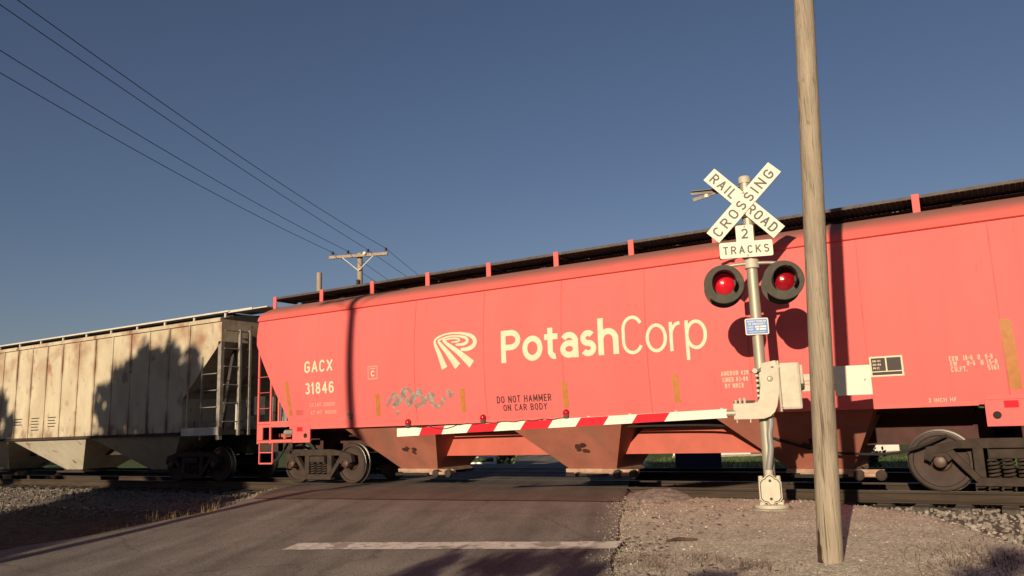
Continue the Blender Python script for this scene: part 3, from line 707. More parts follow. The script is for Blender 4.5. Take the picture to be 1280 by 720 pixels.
# ------------------------------------------------------------------ red covered hopper
XA, XB = -15.85, 1.52
XM = (XA+XB)/2
def red_half(z):
    """half width of the car at height z"""
    if z <= 4.03: return 1.45+.115*max(0., 1-((z-2.65)/1.38)**2)
    return inter(z, [(4.03, 1.49), (4.10, 1.47), (4.22, 1.30), (4.34, 1.05), (4.42, .80), (4.50, .42), (4.53, 0)])
def side(x, z, off=.004): return Vector((x, YC-red_half(z)-off, z))
def red_hopper():
    root = empty('covered_hopper_car', (0, 0, 0), 'red covered hopper freight car with cream lettering, standing behind the crossing signal', 'freight car', 'covered hopper cars of the freight train')
    zs = [1.30, 1.42, 1.56, 1.8, 2.1, 2.4, 2.7, 3.0, 3.2, 3.4, 3.6, 3.8, 4.03]
    def xl(z): return -14.73+.03 if z < 1.56 else inter(z, [(1.56, -14.73), (3.38, -15.82), (3.5, -15.85), (5, -15.85)])
    vs, fs = [], []
    NX = 24
    for sgn in (-1, 1):
        k0 = len(vs)
        for z in zs:
            a = xl(z); b = 2*XM-a
            for i in range(NX+1): vs.append((a+(b-a)*i/NX, YC+sgn*red_half(z), z))
        for j in range(len(zs)-1):
            for i in range(NX): p = k0+j*(NX+1)+i; fs.append((p, p+1, p+NX+2, p+NX+1))
    k1 = len(zs)*(NX+1)
    for j in range(len(zs)-1):
        for e in (0, NX): p = j*(NX+1)+e; fs.append((p, p+NX+1, k1+p+NX+1, k1+p))
    for i in range(NX): fs.append((i, i+1, k1+i+1, k1+i))
    body = MB().add(vs, fs).build('body', 'red', root, smooth=28)
    # roof with an eave lip that throws the thin dark line along the side
    rp = [(-1.44, 3.99), (-1.475, 3.985), (-1.50, 4.0), (-1.50, 4.03), (-1.47, 4.10), (-1.40, 4.17), (-1.30, 4.235), (-1.18, 4.295), (-1.05, 4.35), (-.92, 4.395), (-.80, 4.43), (-.6, 4.47), (-.42, 4.50), (-.2, 4.52), (0, 4.53)]
    rp = rp+[(-p[0], p[1]) for p in rp[-2::-1]]
    n = len(rp); b = MB(); ends = (XA, XA+1.5, XB-1.5, XB); vs = [(x, YC+p[0], p[1]) for x in ends for p in rp]
    fs = [(e*n+i, e*n+i+1, (e+1)*n+i+1, (e+1)*n+i) for e in range(3) for i in range(n-1)]+[tuple(range(n)), tuple(range(4*n-1, 3*n-1, -1))]
    roof = b.add(vs, fs).build('roof', 'redroof', root, smooth=25)
    for x in (-7.19, -5.46, -1.82, 0., -9.0, -10.8, -12.6, -3.64):
        v_, f_ = [], []
        for j in range(22):
            z = 1.34+(3.97-1.34)*j/21
            v_ += [tuple(side(x-.009, z, .0025)), tuple(side(x+.009, z, .0025))]
            if j: f_.append((2*j-2, 2*j-1, 2*j+1, 2*j))
        MB().add(v_, f_).build('weld_seam', 'seam', root)
    MB().box(-14.0, -.4, YC-1.463, YC-1.40, 1.285, 1.43).build('side_sill', 'red', root, bevel=.004)
    MB().box(-14.0, -.4, YC+1.40, YC+1.463, 1.285, 1.43).build('side_sill', 'red', root, bevel=.004)
    # running boards, posts, hatches
    for sy in (-1, 1):
        g = MB()
        for k in range(16):
            y = YC+sy*(.06+.74*k/15); g.box(-15.98, XB+.13, y-.010, y+.010, 4.665, 4.70)
        x = -15.95
        while x < XB+.1:
            g.box(x-.008, x+.008, YC+sy*.43-.38, YC+sy*.43+.38, 4.648, 4.69); x += .085
        g.box(-15.98, XB+.13, YC+sy*.80-.02, YC+sy*.80+.02, 4.655, 4.705) if sy > 0 else g.box(-15.98, XB+.13, YC-.82, YC-.78, 4.655, 4.705)
        g.build('running_board', 'grate', root)
        for i in range(11):
            x = -16.0+.02+1.672*i*.9995
            if i == 10: x = XB-.1
            p = MB(); p.box(x-.055, x+.055, YC+sy*.835-.012, YC+sy*.835+.012, 4.38, 4.72); q_ = p.build('board_post', 'red', root); MB().box(x-.04, x+.04, min(YC+sy*.1, YC+sy*.82), max(YC+sy*.1, YC+sy*.82), 4.61, 4.647).build('bracket', 'grate', q_)
    MB().box(-15.0, XB-.85, YC-.30, YC+.30, 4.46, 4.56).build('hatch_coaming', 'darkred', root, bevel=.02)
    for i in range(8):
        x0 = -14.9+i*1.95; MB().box(x0, x0+1.86, YC-.34, YC+.34, 4.562, 4.60).build('hatch_cover', 'darkred', root, bevel=.015)
        MB().box(x0+.8, x0+.95, YC-.40, YC-.34, 4.46, 4.59).build('hatch_latch', 'under', root)
    # underside
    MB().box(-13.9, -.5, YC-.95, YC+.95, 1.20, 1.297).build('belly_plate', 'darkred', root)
    for sy in (-1, 1):
        for k in range(2):
            x0, x1 = ((-10.72, -8.06), (-6.28, -3.72))[k]
            MB().prism([(x0-.30, .60), (x0+.20, 1.08), (x1-.2, 1.08), (x1+.30, .60)], YC+sy*.42, YC+sy*.46).build('centre_beam', 'redbeam', root)
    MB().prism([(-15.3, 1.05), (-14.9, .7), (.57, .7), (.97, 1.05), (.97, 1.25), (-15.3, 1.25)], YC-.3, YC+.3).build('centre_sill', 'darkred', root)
    for cx in (-11.45, -7.13, -2.85):
        h = MB(); zt, zb = 1.28, .34; ht = {-1: 1.58, 1: 1.02}; hb = .52; yt, yb = 1.36, .62
        vs = [(cx+sx*ht[sx], YC+sy*yt, zt) for sy in (-1, 1) for sx in (-1, 1)]+[(cx+sx*hb, YC+sy*yb, zb) for sy in (-1, 1) for sx in (-1, 1)]
        h.add(vs, [(0, 1, 5, 4), (2, 6, 7, 3), (0, 4, 6, 2), (1, 3, 7, 5), (4, 5, 7, 6)])
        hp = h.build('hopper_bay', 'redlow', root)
        MB().box(cx-.56, cx+.56, YC-.68, YC+.68, .26, .335).build('outlet_frame', 'outlet', hp, bevel=.01)
        MB().box(cx-.45, cx+.45, YC-.9, YC+.9, .20, .255).build('outlet_gate', 'under', hp)
        MB().tube([(cx-.3, YC-.80, .24), (cx+1.0, YC-.80, .24)], .035, 10).build('gate_shaft', 'outlet', hp)
        MB().box(cx+.56, cx+.98, YC-.66, YC-.58, .24, .32).build('gate_arm_rail', 'outlet', hp)
        for xx in (cx+.62, cx+.95):
            MB().lathe([(0, .06), (.05, .06), (.085, .04), (.085, -.04), (.05, -.06)], Matrix.Translation((xx, YC-.80, .24)) @ RX, 12).build('gate_capstan', 'rust', hp)
        # soot-brown scuffs on the bay's outside
        for k in range(7):
            u = rnd.uniform(-.22, .22); zz = .72+rnd.uniform(-.07, .09); yv = yb+(yt-yb)*(zz-zb)/(zt-zb)
            r = rnd.uniform(.03, .075); nrm = Vector((0, -(zt-zb), -(yt-yb))).normalized(); e2 = Vector((0, -(yt-yb), zt-zb)).normalized()
            c0 = Vector((cx+u+.05, YC-yv, zz))+nrm*(.004+.001*k)
            MB().add([c0+Vector((1, 0, 0))*r*rnd.uniform(.7, 1.4)*math.cos(a*PI/5)+e2*r*rnd.uniform(.6, 1.1)*math.sin(a*PI/5) for a in range(10)], [tuple(range(10))]).build('rust_scuff', 'darkred', hp)
    MB().tube(catmull([(-13.2, 14.0, 1.10), (-9.0, 14.05, 1.12), (-5.2, 14.05, 1.12), (-4.1, 14.0, 1.05), (-3.3, 13.95, .80), (-2.6, 13.95, .62), (-1.6, 14.0, .60), (-.9, 14.1, .85)], 6), .022, 8).build('train_line_pipe', 'under', root, smooth=50)
    MB().tube(catmull([(-15.9, 14.6, .95), (-16.05, 14.55, .70), (-16.2, 14.5, .52), (-16.4, 14.6, .50)], 6), .028, 8).build('air_hose', 'under', root, smooth=50)
    # ends: platforms, slope braces, ladders
    for e in (0, 1):
        mx = (lambda x: x) if e == 0 else (lambda x: 2*XM-x)
        def B(x0, x1, *r): a, b_ = sorted((mx(x0), mx(x1))); return MB().box(a, b_, *r)
        for sy in (-1, 1):
            ys = sorted((YC+sy*1.44, YC+sy*1.475)); yy = sorted((YC+sy*1.30, YC+sy*1.44))
            B(-15.80, -14.02, ys[0], ys[1], 1.36, 1.50).build('end_sill', 'red', root, bevel=.005)
            B(-14.58, -14.0, ys[0]-.004, ys[1]+.004, .98, 1.358).build('bolster_plate', 'red', root, bevel=.005)
            B(-15.80, -14.60, ys[0], ys[1], .99, 1.06).build('end_sill', 'red', root, bevel=.005)
            B(-15.80, -15.62, ys[0], ys[1], 1.06, 1.36).build('end_sill', 'red', root, bevel=.005)
            if sy < 0:
                MB().lathe([(0, .012), (.055, .012), (.055, 0)], Matrix.Translation((mx(-14.14), ys[0]-.006, 1.14)) @ RX, 16).build('jack_hole', 'under', root)
                B(-14.42, -14.24, ys[0]-.010, ys[0]-.004, 1.24, 1.34).build('red_placard', 'armred', root)
                B(-15.45, -14.75, YC-1.1, YC-1.05, 1.12, 1.20).build('brake_rod', 'redbeam', root)
                MB().tube([(mx(-15.0), YC-1.30, 1.22), (mx(-14.72), YC-1.30, 1.22)], .07, 10).build('air_reservoir', 'steelgrey', root, smooth=40)
                MB().lathe([(0, .04), (.05, .035), (.06, 0)], Matrix.Translation((mx(-14.9), YC-1.40, 1.12)) @ RX, 10).build('valve', 'redbeam', root)
            ya = YC+sy*1.45
            lad = MB()
            for x in (-15.80, -15.36): lad.box(min(mx(x-.025), mx(x+.025)), max(mx(x-.025), mx(x+.025)), ya-.02, ya+.02, .97 if True else 0, 3.42 if x < -15.5 else 2.66)
            ld = lad.build('ladder', 'red', root)
            z = 1.05
            while z < 2.7: MB().tube([(mx(-15.80), ya-sy*-.03, z), (mx(-15.36), ya-sy*-.03, z)], .011, 6).build('rung', 'redbeam', ld); z += .385
            st = MB(); st.bar((mx(-15.74), ya, 1.0), (mx(-15.74), ya, .50), .03); st.bar((mx(-15.28), ya, 1.0), (mx(-15.28), ya, .50), .03); st.bar((mx(-15.74), ya, .50), (mx(-15.28), ya, .50), .035); st.bar((mx(-15.74), ya, .76), (mx(-15.28), ya, .76), .025)
            st.build('sill_step', 'red', root)
            MB().box(min(mx(-15.10), mx(-15.05)), max(mx(-15.10), mx(-15.05)), ya-.02, ya+.02, 1.50, 2.45).build('grab_post', 'red', root)
            MB().bar((mx(-15.62), YC+sy*1.1, 1.5), (mx(-15.55), YC+sy*1.1, 3.4), .09, .06).build('end_post', 'rust', root)
        B(-15.80, -14.0, YC-1.30, YC+1.30, 1.40, 1.44).build('end_platform', 'darkred', root)
        B(-15.85, -15.70, YC-1.44, YC+1.44, 1.06, 1.36).build('end_beam', 'darkred', root)
        if e == 0:
            MB().lathe([(.24, .02), (.27, 0), (.24, -.02), (.21, 0), (.24, .02)], Matrix.Translation((-15.62, YC-.85, 2.25)) @ Matrix.Rotation(-.9, 4, 'Z') @ RX, 24).tube([(-15.62, YC-.85, 1.5), (-15.62, YC-.85, 2.45)], .03).build('brake_wheel', 'railpaint', root, smooth=40)
        MB().box(min(mx(-16.6), mx(-15.8)), max(mx(-16.6), mx(-15.8)), YC-.12, YC+.12, .72, .98).build('coupler', 'rust', root, bevel=.03)
    # lettering and marks
    S = lambda x, z, d=0: side(x, z, .0045+d)
    def L(t, x0, x1, z0, z1, m='cream', wgt=.16, name='lettering', gap=.20): return lettering(t, x0, x1, z0, z1, m, root, S, wgt, gap, name, .09)
    L('Potash', -8.57, -6.00, 2.45, 3.10, wgt=.175, name='name_lettering', gap=.06); L('Corp', -5.93, -4.33, 2.42, 3.13, wgt=.086, name='name_lettering', gap=.075)
    L('GACX', -14.11, -13.20, 2.59, 2.87, wgt=.165); L('31846', -14.09, -13.17, 2.09, 2.36, wgt=.165)
    L('DO NOT HAMMER', -8.74, -7.49, 1.66, 1.80, 'black'); L('ON CAR BODY', -8.60, -7.60, 1.50, 1.63, 'black')
    L('AMERON 420', -4.15, -3.68, 1.93, 2.01, 'faint', .19); L('LINED 03-00', -4.13, -3.70, 1.825, 1.905, 'faint', .19); L('BY NRCR', -4.10, -3.78, 1.72, 1.80, 'faint', .19)
    L('EXW  10-6  H  9-0', -.71, -.15, 1.945, 2.02, 'faint', .19); L('EW    8-6  H 15-0', -.70, -.10, 1.865, 1.94, 'faint', .19); L('CU.FT.        5161', -.70, -.09, 1.785, 1.86, 'faint', .19)
    L('LD LMT 220000', -13.95, -13.15, 1.80, 1.88, 'faint', .15); L('LT WT  66000', -13.93, -13.13, 1.62, 1.70, 'faint', .15)
    L('2 INCH HF', -1.05, -.68, 1.355, 1.415, 'faint', .18)
    L('C', -12.03, -11.92, 2.39, 2.52, 'cream', .2)
    for k in range(3): L('- - -- --- - --', -5.60, -5.14, 1.885-.075*k, 1.925-.075*k, 'faint', .5, name='fine_print')
    fr = MB()
    def quadstrip(x0, x1, z0, z1, off): return [tuple(side(x, z, off)) for x, z in ((x0, z0), (x1, z0), (x1, z1), (x0, z1))]
    for a in ((-12.12, -11.84, 2.33, 2.345), (-12.12, -11.84, 2.605, 2.62), (-12.12, -12.105, 2.345, 2.605), (-11.855, -11.84, 2.345, 2.605), (-12.06, -11.90, 2.555, 2.575)): fr.add(quadstrip(*a, .0045), [(0, 1, 2, 3)])
    fr.build('box_mark', 'faint', root)
    def refl(x, z0, z1, wd=.115, x2=None):
        v_, f_ = [], []
        for j in range(9):
            t = j/8; z = lerp(z0, z1, t); xx = lerp(x, x if x2 is None else x2, t)
            v_ += [tuple(side(xx-wd/2, z, .005)), tuple(side(xx+wd/2, z, .005))]
            if j: f_.append((2*j-2, 2*j-1, 2*j+1, 2*j))
        MB().add(v_, f_).build('reflector_strip', 'strip', root)
    refl(-14.60, 1.60, 2.42, .10, -14.72)
    for x in (-11.87, -9.57, -7.18, -4.97, -2.6): refl(x, 1.52, 2.00)
    refl(.09, 1.50, 2.50, .15, .06)
    p = MB(); p.add(quadstrip(-1.80, -1.33, 1.775, 2.085, .0045), [(0, 1, 2, 3)]); pl = p.build('stencil_panel', 'cream', root)
    q = MB()
    for a in ((-1.775, -1.575, 1.86, 2.06), (-1.555, -1.355, 1.86, 2.06), (-1.775, -1.355, 1.80, 1.845)): q.add(quadstrip(*a, .0065), [(0, 1, 2, 3)])
    q.build('panel_black', 'black', pl)
    S2 = lambda x, z, d=0: side(x, z, .0085+d)
    for k, tx in enumerate(('08-01', '08-09', 'RC')): lettering(tx, -1.755, -1.66+.02*(k < 2), 2.00-.055*k, 2.03-.055*k, 'cream', pl, S2, .2)
    p = MB(); p.add(quadstrip(-14.42, -14.20, 1.62, 1.74, .0045), [(0, 1, 2, 3)]); p.build('dark_stencil', 'seam', root)
    # the three-stripe emblem
    def em(pts, ws):
        P = catmull(pts, 7); n_ = len(pts)-1
        W_ = [lerp(ws[min(n_, int(i/7))], ws[min(n_, int(i/7)+1)], (i % 7)/7) for i in range(len(P))]
        toX = lambda p_: (-10.30+(p_[0]-912)/273*1.14, 2.435+(298-p_[1])/233*.745)
        P2 = [toX(a) for a in P]; vs, fs = ribbon(P2, [w_*1.14/273*.80 for w_ in W_]); flat(vs, fs, 'cream', root, S, 'emblem_stripe', .09)
    em([(987, 296), (955, 200), (927, 125), (938, 94), (985, 74), (1040, 70), (1105, 80), (1155, 103), (1174, 135), (1164, 166), (1128, 183), (1088, 182)], [46, 31, 19, 13, 11, 11, 16, 25, 28, 28, 25, 16])
    em([(1068, 290), (1010, 200), (953, 120), (964, 103), (1000, 92), (1040, 89), (1088, 97), (1122, 113), (1127, 135), (1105, 149), (1058, 149)], [52, 33, 17, 11, 10, 10, 14, 19, 21, 19, 12])
    em([(1153, 283), (1080, 205), (984, 117), (1000, 108), (1030, 104), (1062, 108), (1080, 117), (1070, 128), (1032, 129)], [54, 34, 16, 10, 10, 11, 12, 12, 8])
    # faded spray tag
    for pts in ([(-11.62, 1.70), (-11.50, 1.86), (-11.38, 1.97), (-11.30, 1.86), (-11.42, 1.72), (-11.25, 1.80), (-11.12, 1.98), (-11.05, 1.82), (-10.98, 1.68)], [(-11.2, 2.0), (-11.0, 2.05), (-10.9, 1.95), (-10.95, 1.76), (-10.80, 1.90), (-10.70, 2.02), (-10.62, 1.86), (-10.55, 1.72)], [(-10.85, 1.68), (-10.6, 1.75), (-10.45, 1.88), (-10.32, 1.92), (-10.38, 1.76), (-10.2, 1.66), (-10.02, 1.84)], [(-11.35, 1.60), (-11.30, 1.52)], [(-9.95, 1.98), (-9.88, 1.86), (-9.80, 1.94)], [(-12.78, 1.62), (-12.72, 1.50), (-12.66, 1.62)]):
        P = catmull(pts, 6); vs, fs = ribbon(P, .10); flat(vs, fs, 'teal', root, lambda x, z, d=0: side(x, z, .0032), 'spray_tag', .09)
    make_truck(root, -14.20); make_truck(root, -.14)
    return root
red_hopper()

# ------------------------------------------------------------------ cream covered hopper
def cream_hopper():
    root = empty('covered_hopper_car', (0, 0, 0), 'rust streaked cream covered hopper freight car with upright ribs, coupled behind the red car', 'freight car', 'covered hopper cars of the freight train')
    hw = 1.50; ya = YC-hw; x1, x0 = -17.22, -33.4; xm = (x0+x1)/2
    # side sheet with slanted lower end corner, both sides, closed into a body
    poly = [(x1, 4.20), (x1, 3.62), (-18.72, 2.20), (-18.72, 1.27)]; poly = poly+[(2*xm-p[0], p[1]) for p in poly[::-1]]
    MB().prism(poly, ya, YC+hw).build('body', 'white', root)
    rb = 0
    for i in range(18):
        x = -18.50-.873*i
        if x < 2*xm+18.5: break
        MB().box(x-.022, x+.022, ya-.028, ya-.002, 1.32, 4.14).build('rib', 'white', root)
    MB().box(2*xm+18.72, -18.72, ya-.03, ya-.002, 1.24, 1.318).build('side_sill', 'rust', root)
    MB().box(x0, x1, ya-.05, ya-.002, 4.142, 4.24).build('top_chord', 'white', root)
    rp = [(-1.5, 4.20), (-1.2, 4.30), (-.7, 4.38), (0, 4.42), (.7, 4.38), (1.2, 4.30), (1.5, 4.20)]
    MB().prism([(YC+a, b) for a, b in rp], x0, x1, 'x').build('roof', 'darkend', root)
    for sy in (-1, 1):
        b = MB(); b.box(x0, x1-.55, YC+sy*.80-.03, YC+sy*.80+.03, 4.52, 4.565); b.box(x0, x1-.55, min(YC+sy*.5, YC+sy*.765), max(YC+sy*.5, YC+sy*.765), 4.515, 4.54)
        b.build('running_board', 'railpaint', root)
        for i in range(12):
            x = x1-.75-1.33*i; MB().box(x-.03, x+.03, YC+sy*.80-.02, YC+sy*.80+.02, 4.34, 4.50).build('board_post', 'railpaint', root)
    MB().box(x0+.5, x1-.7, YC-.60, YC+.60, 4.32, 4.512).build('hatch_coaming', 'darkend', root)  # dark block added under the boards, standing in for their shaded underside
    b = MB(); b.box(x1-.55, x1+.9, YC-.8, YC-.1, 4.50, 4.53); b.box(x1-.6, x1+.35, YC-.83, YC-.80, 4.49, 4.55); b.build('end_walkway', 'railpaint', root)
    # hoppers
    for k, cx in enumerate((-20.9, -25.3, -29.7)):
        h = MB(); zt, zb = 1.26, .30; ht, hb = 2.1, .46; yt, yb = 1.46, .55
        vs = [(cx+sx*ht, YC+sy*yt, zt) for sy in (-1, 1) for sx in (-1, 1)]+[(cx+sx*hb, YC+sy*yb, zb) for sy in (-1, 1) for sx in (-1, 1)]
        hp = h.add(vs, [(0, 1, 5, 4), (2, 6, 7, 3), (0, 4, 6, 2), (1, 3, 7, 5), (4, 5, 7, 6)]).build('hopper_bay', 'whitelow', root)
        MB().box(cx-.5, cx+.5, YC-.6, YC+.6, .22, .295).build('outlet_frame', 'rust', hp)
        MB().tube([(cx-.6, YC-.75, .24), (cx+.9, YC-.75, .24)], .03, 8).build('gate_shaft', 'rust', hp)
    MB().box(x0+1, x1-.3, YC-.3, YC+.3, .72, 1.2).build('centre_sill', 'darkend', root)
    for e in (0, 1):
        mx = (lambda x: x) if e == 0 else (lambda x: 2*xm-x)
        def B(xa, xb, *r): a, b_ = sorted((mx(xa), mx(xb))); return MB().box(a, b_, *r)
        B(-18.68, -17.2, YC-1.45, YC+1.45, 1.22, 1.34).build('end_platform', 'darkend', root)
        B(-18.68, -17.2, ya-.045, ya-.005, 1.22, 1.42).build('end_sill', 'railpaint' if e == 0 else 'darkend', root)
        for sy in (-1, 1):
            yc = YC+sy*1.5
            B(-17.34, -17.215, min(yc, yc-sy*.10), max(yc, yc-sy*.10), 1.1, 3.62).build('corner_post', 'steelgrey', root)
            lad = MB(); lad.box(*sorted((mx(-17.96), mx(-17.91))), yc-.03, yc+.02, 1.1, 3.25)
            lo = lad.build('side_ladder', 'steelgrey', root); z = 1.5
            while z < 2.9: MB().tube([(mx(-17.94), yc-.04, z), (mx(-17.3), yc-.04, z)], .013, 6).build('rung', 'steelgrey', lo); z += .43
            xe = mx(-17.12); el = MB()
            for dy in (.52, .84): el.box(xe-.04, xe+.04, yc-sy*dy-.03, yc-sy*dy+.03, 1.2, 3.95)
            eo = el.build('end_ladder', 'steelgrey', root); z = 1.55
            while z < 3.95: MB().tube([(xe, yc-sy*.03, z), (xe, yc-sy*.84, z)], .016, 6).build('rung', 'steelgrey', eo); z += .47
            MB().bar((mx(-17.9), YC+sy*.9, 1.3), (mx(-17.4), YC+sy*.9, 3.6), .1, .08).build('slope_brace', 'darkend', root)
        MB().box(*sorted((mx(-17.3), mx(-16.35))), YC-.12, YC+.12, .72, .98).build('coupler', 'rust', root, bevel=.03)
        make_truck(root, mx(-18.9+.0))
    MB().box(-17.35, -17.1, YC-.55, YC-.1, 1.7, 2.2).build('brake_housing', 'steelgrey', root, bevel=.02)
    MB().box(-17.30, -17.12, YC-.95, YC-.85, 1.35, 2.0).build('brake_lever', 'railpaint', root)
    S = lambda x, z: Vector((x, ya-.004, z))
    for x, n in ((-26.95, 3), (-25.95, 5), (-25.0, 4)):
        for k in range(n):
            m = MB(); m.add([S(x-.25, 1.9-.09*k), S(x+.2-.05*(k % 2), 1.9-.09*k), S(x+.2-.05*(k % 2), 1.93-.09*k), S(x-.25, 1.93-.09*k)], [(0, 1, 2, 3)]); m.build('faded_stencil', 'darkend', root)
    return root
cream_hopper()

# ------------------------------------------------------------------ crossing signal
def signal():
    root = empty('crossing_signal', (-2.93, 11.5, 0), 'silver railroad crossing signal mast with crossbuck, red lights and lowered gate arm', 'crossing signal')
    root.rotation_euler.z = math.radians(18)
    # local: x to the right, -y toward the viewer, z up
    UM = -.04
    MB().tube([(UM, 0, .04), (UM, 0, 4.70)], .078, 24).build('mast', 'alu', root, smooth=40)
    MB().lathe([(0, .05), (.07, .045), (.088, .02), (.088, -.06)], Matrix.Translation((UM, 0, 4.69)), 20).build('mast_cap', 'alubox', root, smooth=40)
    MB().lathe([(0, .0), (.27, .0), (.28, -.02), (.28, -.35), (0, -.35)], Matrix.Translation((UM, 0, -.015)), 28).build('foundation', 'concrete', root, smooth=40)
    MB().lathe([(0, .045), (.20, .045), (.235, .03), (.235, -.013), (0, -.013)], Matrix.Translation((UM, 0, 0)), 24).build('base_plate', 'alubox', root, smooth=40)
    for k in range(4):
        a = PI/4+k*PI/2; MB().tube([(UM+.2*math.cos(a), .2*math.sin(a), .03), (UM+.2*math.cos(a), .2*math.sin(a), .10)], .02, 6).build('anchor_bolt', 'bolt', root)
    # crossbuck
    CX, CZ = -.085, 4.31
    def blade(ang, y, ln):
        b = MB(); b.box(-ln/2, ln/2, -.006, .006, -.117, .117)
        m = Matrix.Translation((CX, y, CZ)) @ Matrix.Rotation(-ang, 4, 'Y')
        o = b.build('crossbuck_blade', 'sign', root, bevel=.004, mtx=m); return o, m
    ba, ma = blade(math.radians(-46.5), -.115, 1.33); bb, mb = blade(math.radians(46), -.130, 1.36)
    def put(m, y=-.0085): return lambda x, z, d=0: m @ Vector((x, y-d, z))
    lettering('RAIL', -.60, -.17, -.076, .076, 'signblk', ba, put(ma), .165, .30); lettering('ROAD', .10, .60, -.076, .076, 'signblk', ba, put(ma), .165, .26)
    lettering('CROSSING', -.62, .60, -.076, .076, 'signblk', bb, put(mb), .165, .36)
    for z in (4.46, 4.15): MB().lathe([(0, .012), (.018, .010), (.02, 0)], Matrix.Translation((CX, -.137, z)) @ RX, 10).build('bolt', 'bolt', root)
    MB().box(UM-.10, UM+.10, -.108, -.07, 4.10, 4.50).build('sign_bracket', 'disc', root)
    # track count sign (inverted T)
    T = [(-.475, 3.50), (.265, 3.50), (.265, 3.735), (.015, 3.735), (.015, 3.975), (-.23, 3.975), (-.23, 3.735), (-.475, 3.735)]
    def roundpoly(P, r=.03):
        out = []
        for i, p in enumerate(P):
            a, b_, c_ = Vector(P[i-1]), Vector(p), Vector(P[(i+1) % len(P)]); d1, d2 = (a-b_).normalized(), (c_-b_).normalized()
            conv = (d1.x*d2.y-d1.y*d2.x) < 0
            if not conv: out.append(tuple(b_)); continue
            for k in range(5):
                t = k/4; q = (b_+d1*r)*(1-t)**2+b_*2*t*(1-t)+(b_+d2*r)*t*t; out.append(tuple(q))
        return out
    ts = MB().prism(roundpoly(T), -.120, -.110).build('track_count_sign', 'sign', root)
    F_ = lambda y: (lambda x, z, d=0: Vector((x, y-d, z)))
    lettering('2', -.155, -.06, 3.775, 3.925, 'signblk', ts, F_(-.1225), .165); lettering('TRACKS', -.425, .215, 3.555, 3.675, 'signblk', ts, F_(-.1225), .165, .34)
    for x, z in ((-.107, 3.955), (-.09, 3.525)): MB().lathe([(0, .012), (.014, .010), (.016, 0)], Matrix.Translation((x, -.121, z)) @ RX, 10).build('bolt', 'bolt', ts)
    MB().box(UM-.07, UM+.07, -.108, -.07, 3.52, 3.9).build('sign_bracket', 'disc', root)
    # light bar with four lights (two facing the road, two facing away)
    MB().tube(catmull([(-.455, -.03, 3.20), (-.455, -.03, 3.36), (-.36, -.03, 3.405), (UM, -.03, 3.42), (.26, -.03, 3.405), (.36, -.03, 3.36), (.36, -.03, 3.20)], 6), .026, 10).build('light_bar', 'alu', root, smooth=50)
    MB().lathe([(.085, -.07), (.105, -.06), (.105, .06), (.085, .07)], Matrix.Translation((UM, 0, 3.41)), 18).build('bar_clamp', 'alubox', root, smooth=40)
    for ux, lit in ((-.455, 'lenslit'), (.36, 'lens')):
        for front in (1, -1):
            s = -1 if front > 0 else 1
            g = bpy.data.objects.new('signal_light', None); COL.objects.link(g); g.parent = root; g.location = (ux, s*.24, 3.11); g.rotation_euler.z = 0 if front > 0 else PI
            MB().lathe([(0, -.02), (.10, -.02), (.11, .0), (.155, .0), (.27, .012), (.28, .004), (.28, -.012), (.11, -.03), (.09, -.16), (0, -.165)], RX, 48).build('background_disc', 'disc', g, smooth=35)
            MB().lathe([(0, .075), (.05, .07), (.10, .05), (.135, .022), (.15, .006)], RX, 32).build('lens', lit if front > 0 else 'lens', g, smooth=60)
            hv = MB(); n = 26
            for r in (.158, .166):
                k0 = len(hv.v); vs = []
                for i in range(n+1):
                    a = math.radians(-38+256*i/n); ln = .30-.16*abs(i/n*2-1)**2
                    vs += [(r*math.cos(a), -.008, r*math.sin(a)), (r*math.cos(a), -.008-ln, r*math.sin(a))]
                hv.add(vs, [(2*i, 2*i+1, 2*i+3, 2*i+2) for i in range(n)])
            for i in range(n): hv.f.append((2*i+1, 2*(n+1)+2*i+1, 2*(n+1)+2*i+3, 2*i+3))
            hv.build('hood', 'hood', g, smooth=40)
            MB().box(.14, .20, -.055, -.01, -.04, .04).build('hood_latch', 'hood', g)
    # emergency notice
    es = MB().prism(roundpoly([(-.205, 2.375), (.115, 2.375), (.115, 2.61), (-.205, 2.61)], .025), -.098, -.090).build('emergency_sign', 'sign', root)
    MB().prism(roundpoly([(-.192, 2.388), (.102, 2.388), (.102, 2.597), (-.192, 2.597)], .018), -.1005, -.0985).build('blue_panel', 'blue', es)
    for t, z, h, a in (('REPORT PROBLEM', 2.553, .026, .125), ('OR EMERGENCY', 2.515, .026, .115), ('1-800-', 2.476, .024, .13), ('1-800-', 2.44, .024, .13)):
        if t == '1-800-': lettering(t, -.175, -.085, z, z+h, 'sign', es, F_(-.102), .17)
        else: lettering(t, -.045-a, -.045+a, z, z+h, 'sign', es, F_(-.102), .17)
    b = MB()
    for z, ws in ((2.476, ((-.07, -.01), (0, .08))), (2.44, ((-.06, -.02), (-.01, .075))), (2.405, ((-.15, -.03), (-.02, .06)))):
        for a, c_ in ws: b.box(a, c_, -.1022, -.1012, z+(0 if z > 2.41 else .006), z+(.024 if z > 2.41 else .012))
    b.build('number_patch', 'sign', es)
    MB().lathe([(.08, -.02), (.086, 0), (.08, .02)], Matrix.Translation((UM, 0, 2.49)), 18).build('sign_clamp', 'bolt', root)
    # bracket high on the left
    b = MB(); b.box(-.82, UM-.05, .04, .07, 4.545, 4.60); b.box(-.82, UM-.05, .0, .04, 4.592, 4.60); b.bar((-.80, .03, 4.46), (-.42, .03, 4.545), .025); b.bar((-.80, .02, 4.46), (-.62, .02, 4.50), .05, .02)
    b.build('side_bracket', 'steelgrey', root); MB().lathe([(0, .03), (.03, .02), (.035, -.03), (0, -.03)], Matrix.Translation((-.60, -.01, 4.50)), 12).build('bracket_lamp', 'sign', root)
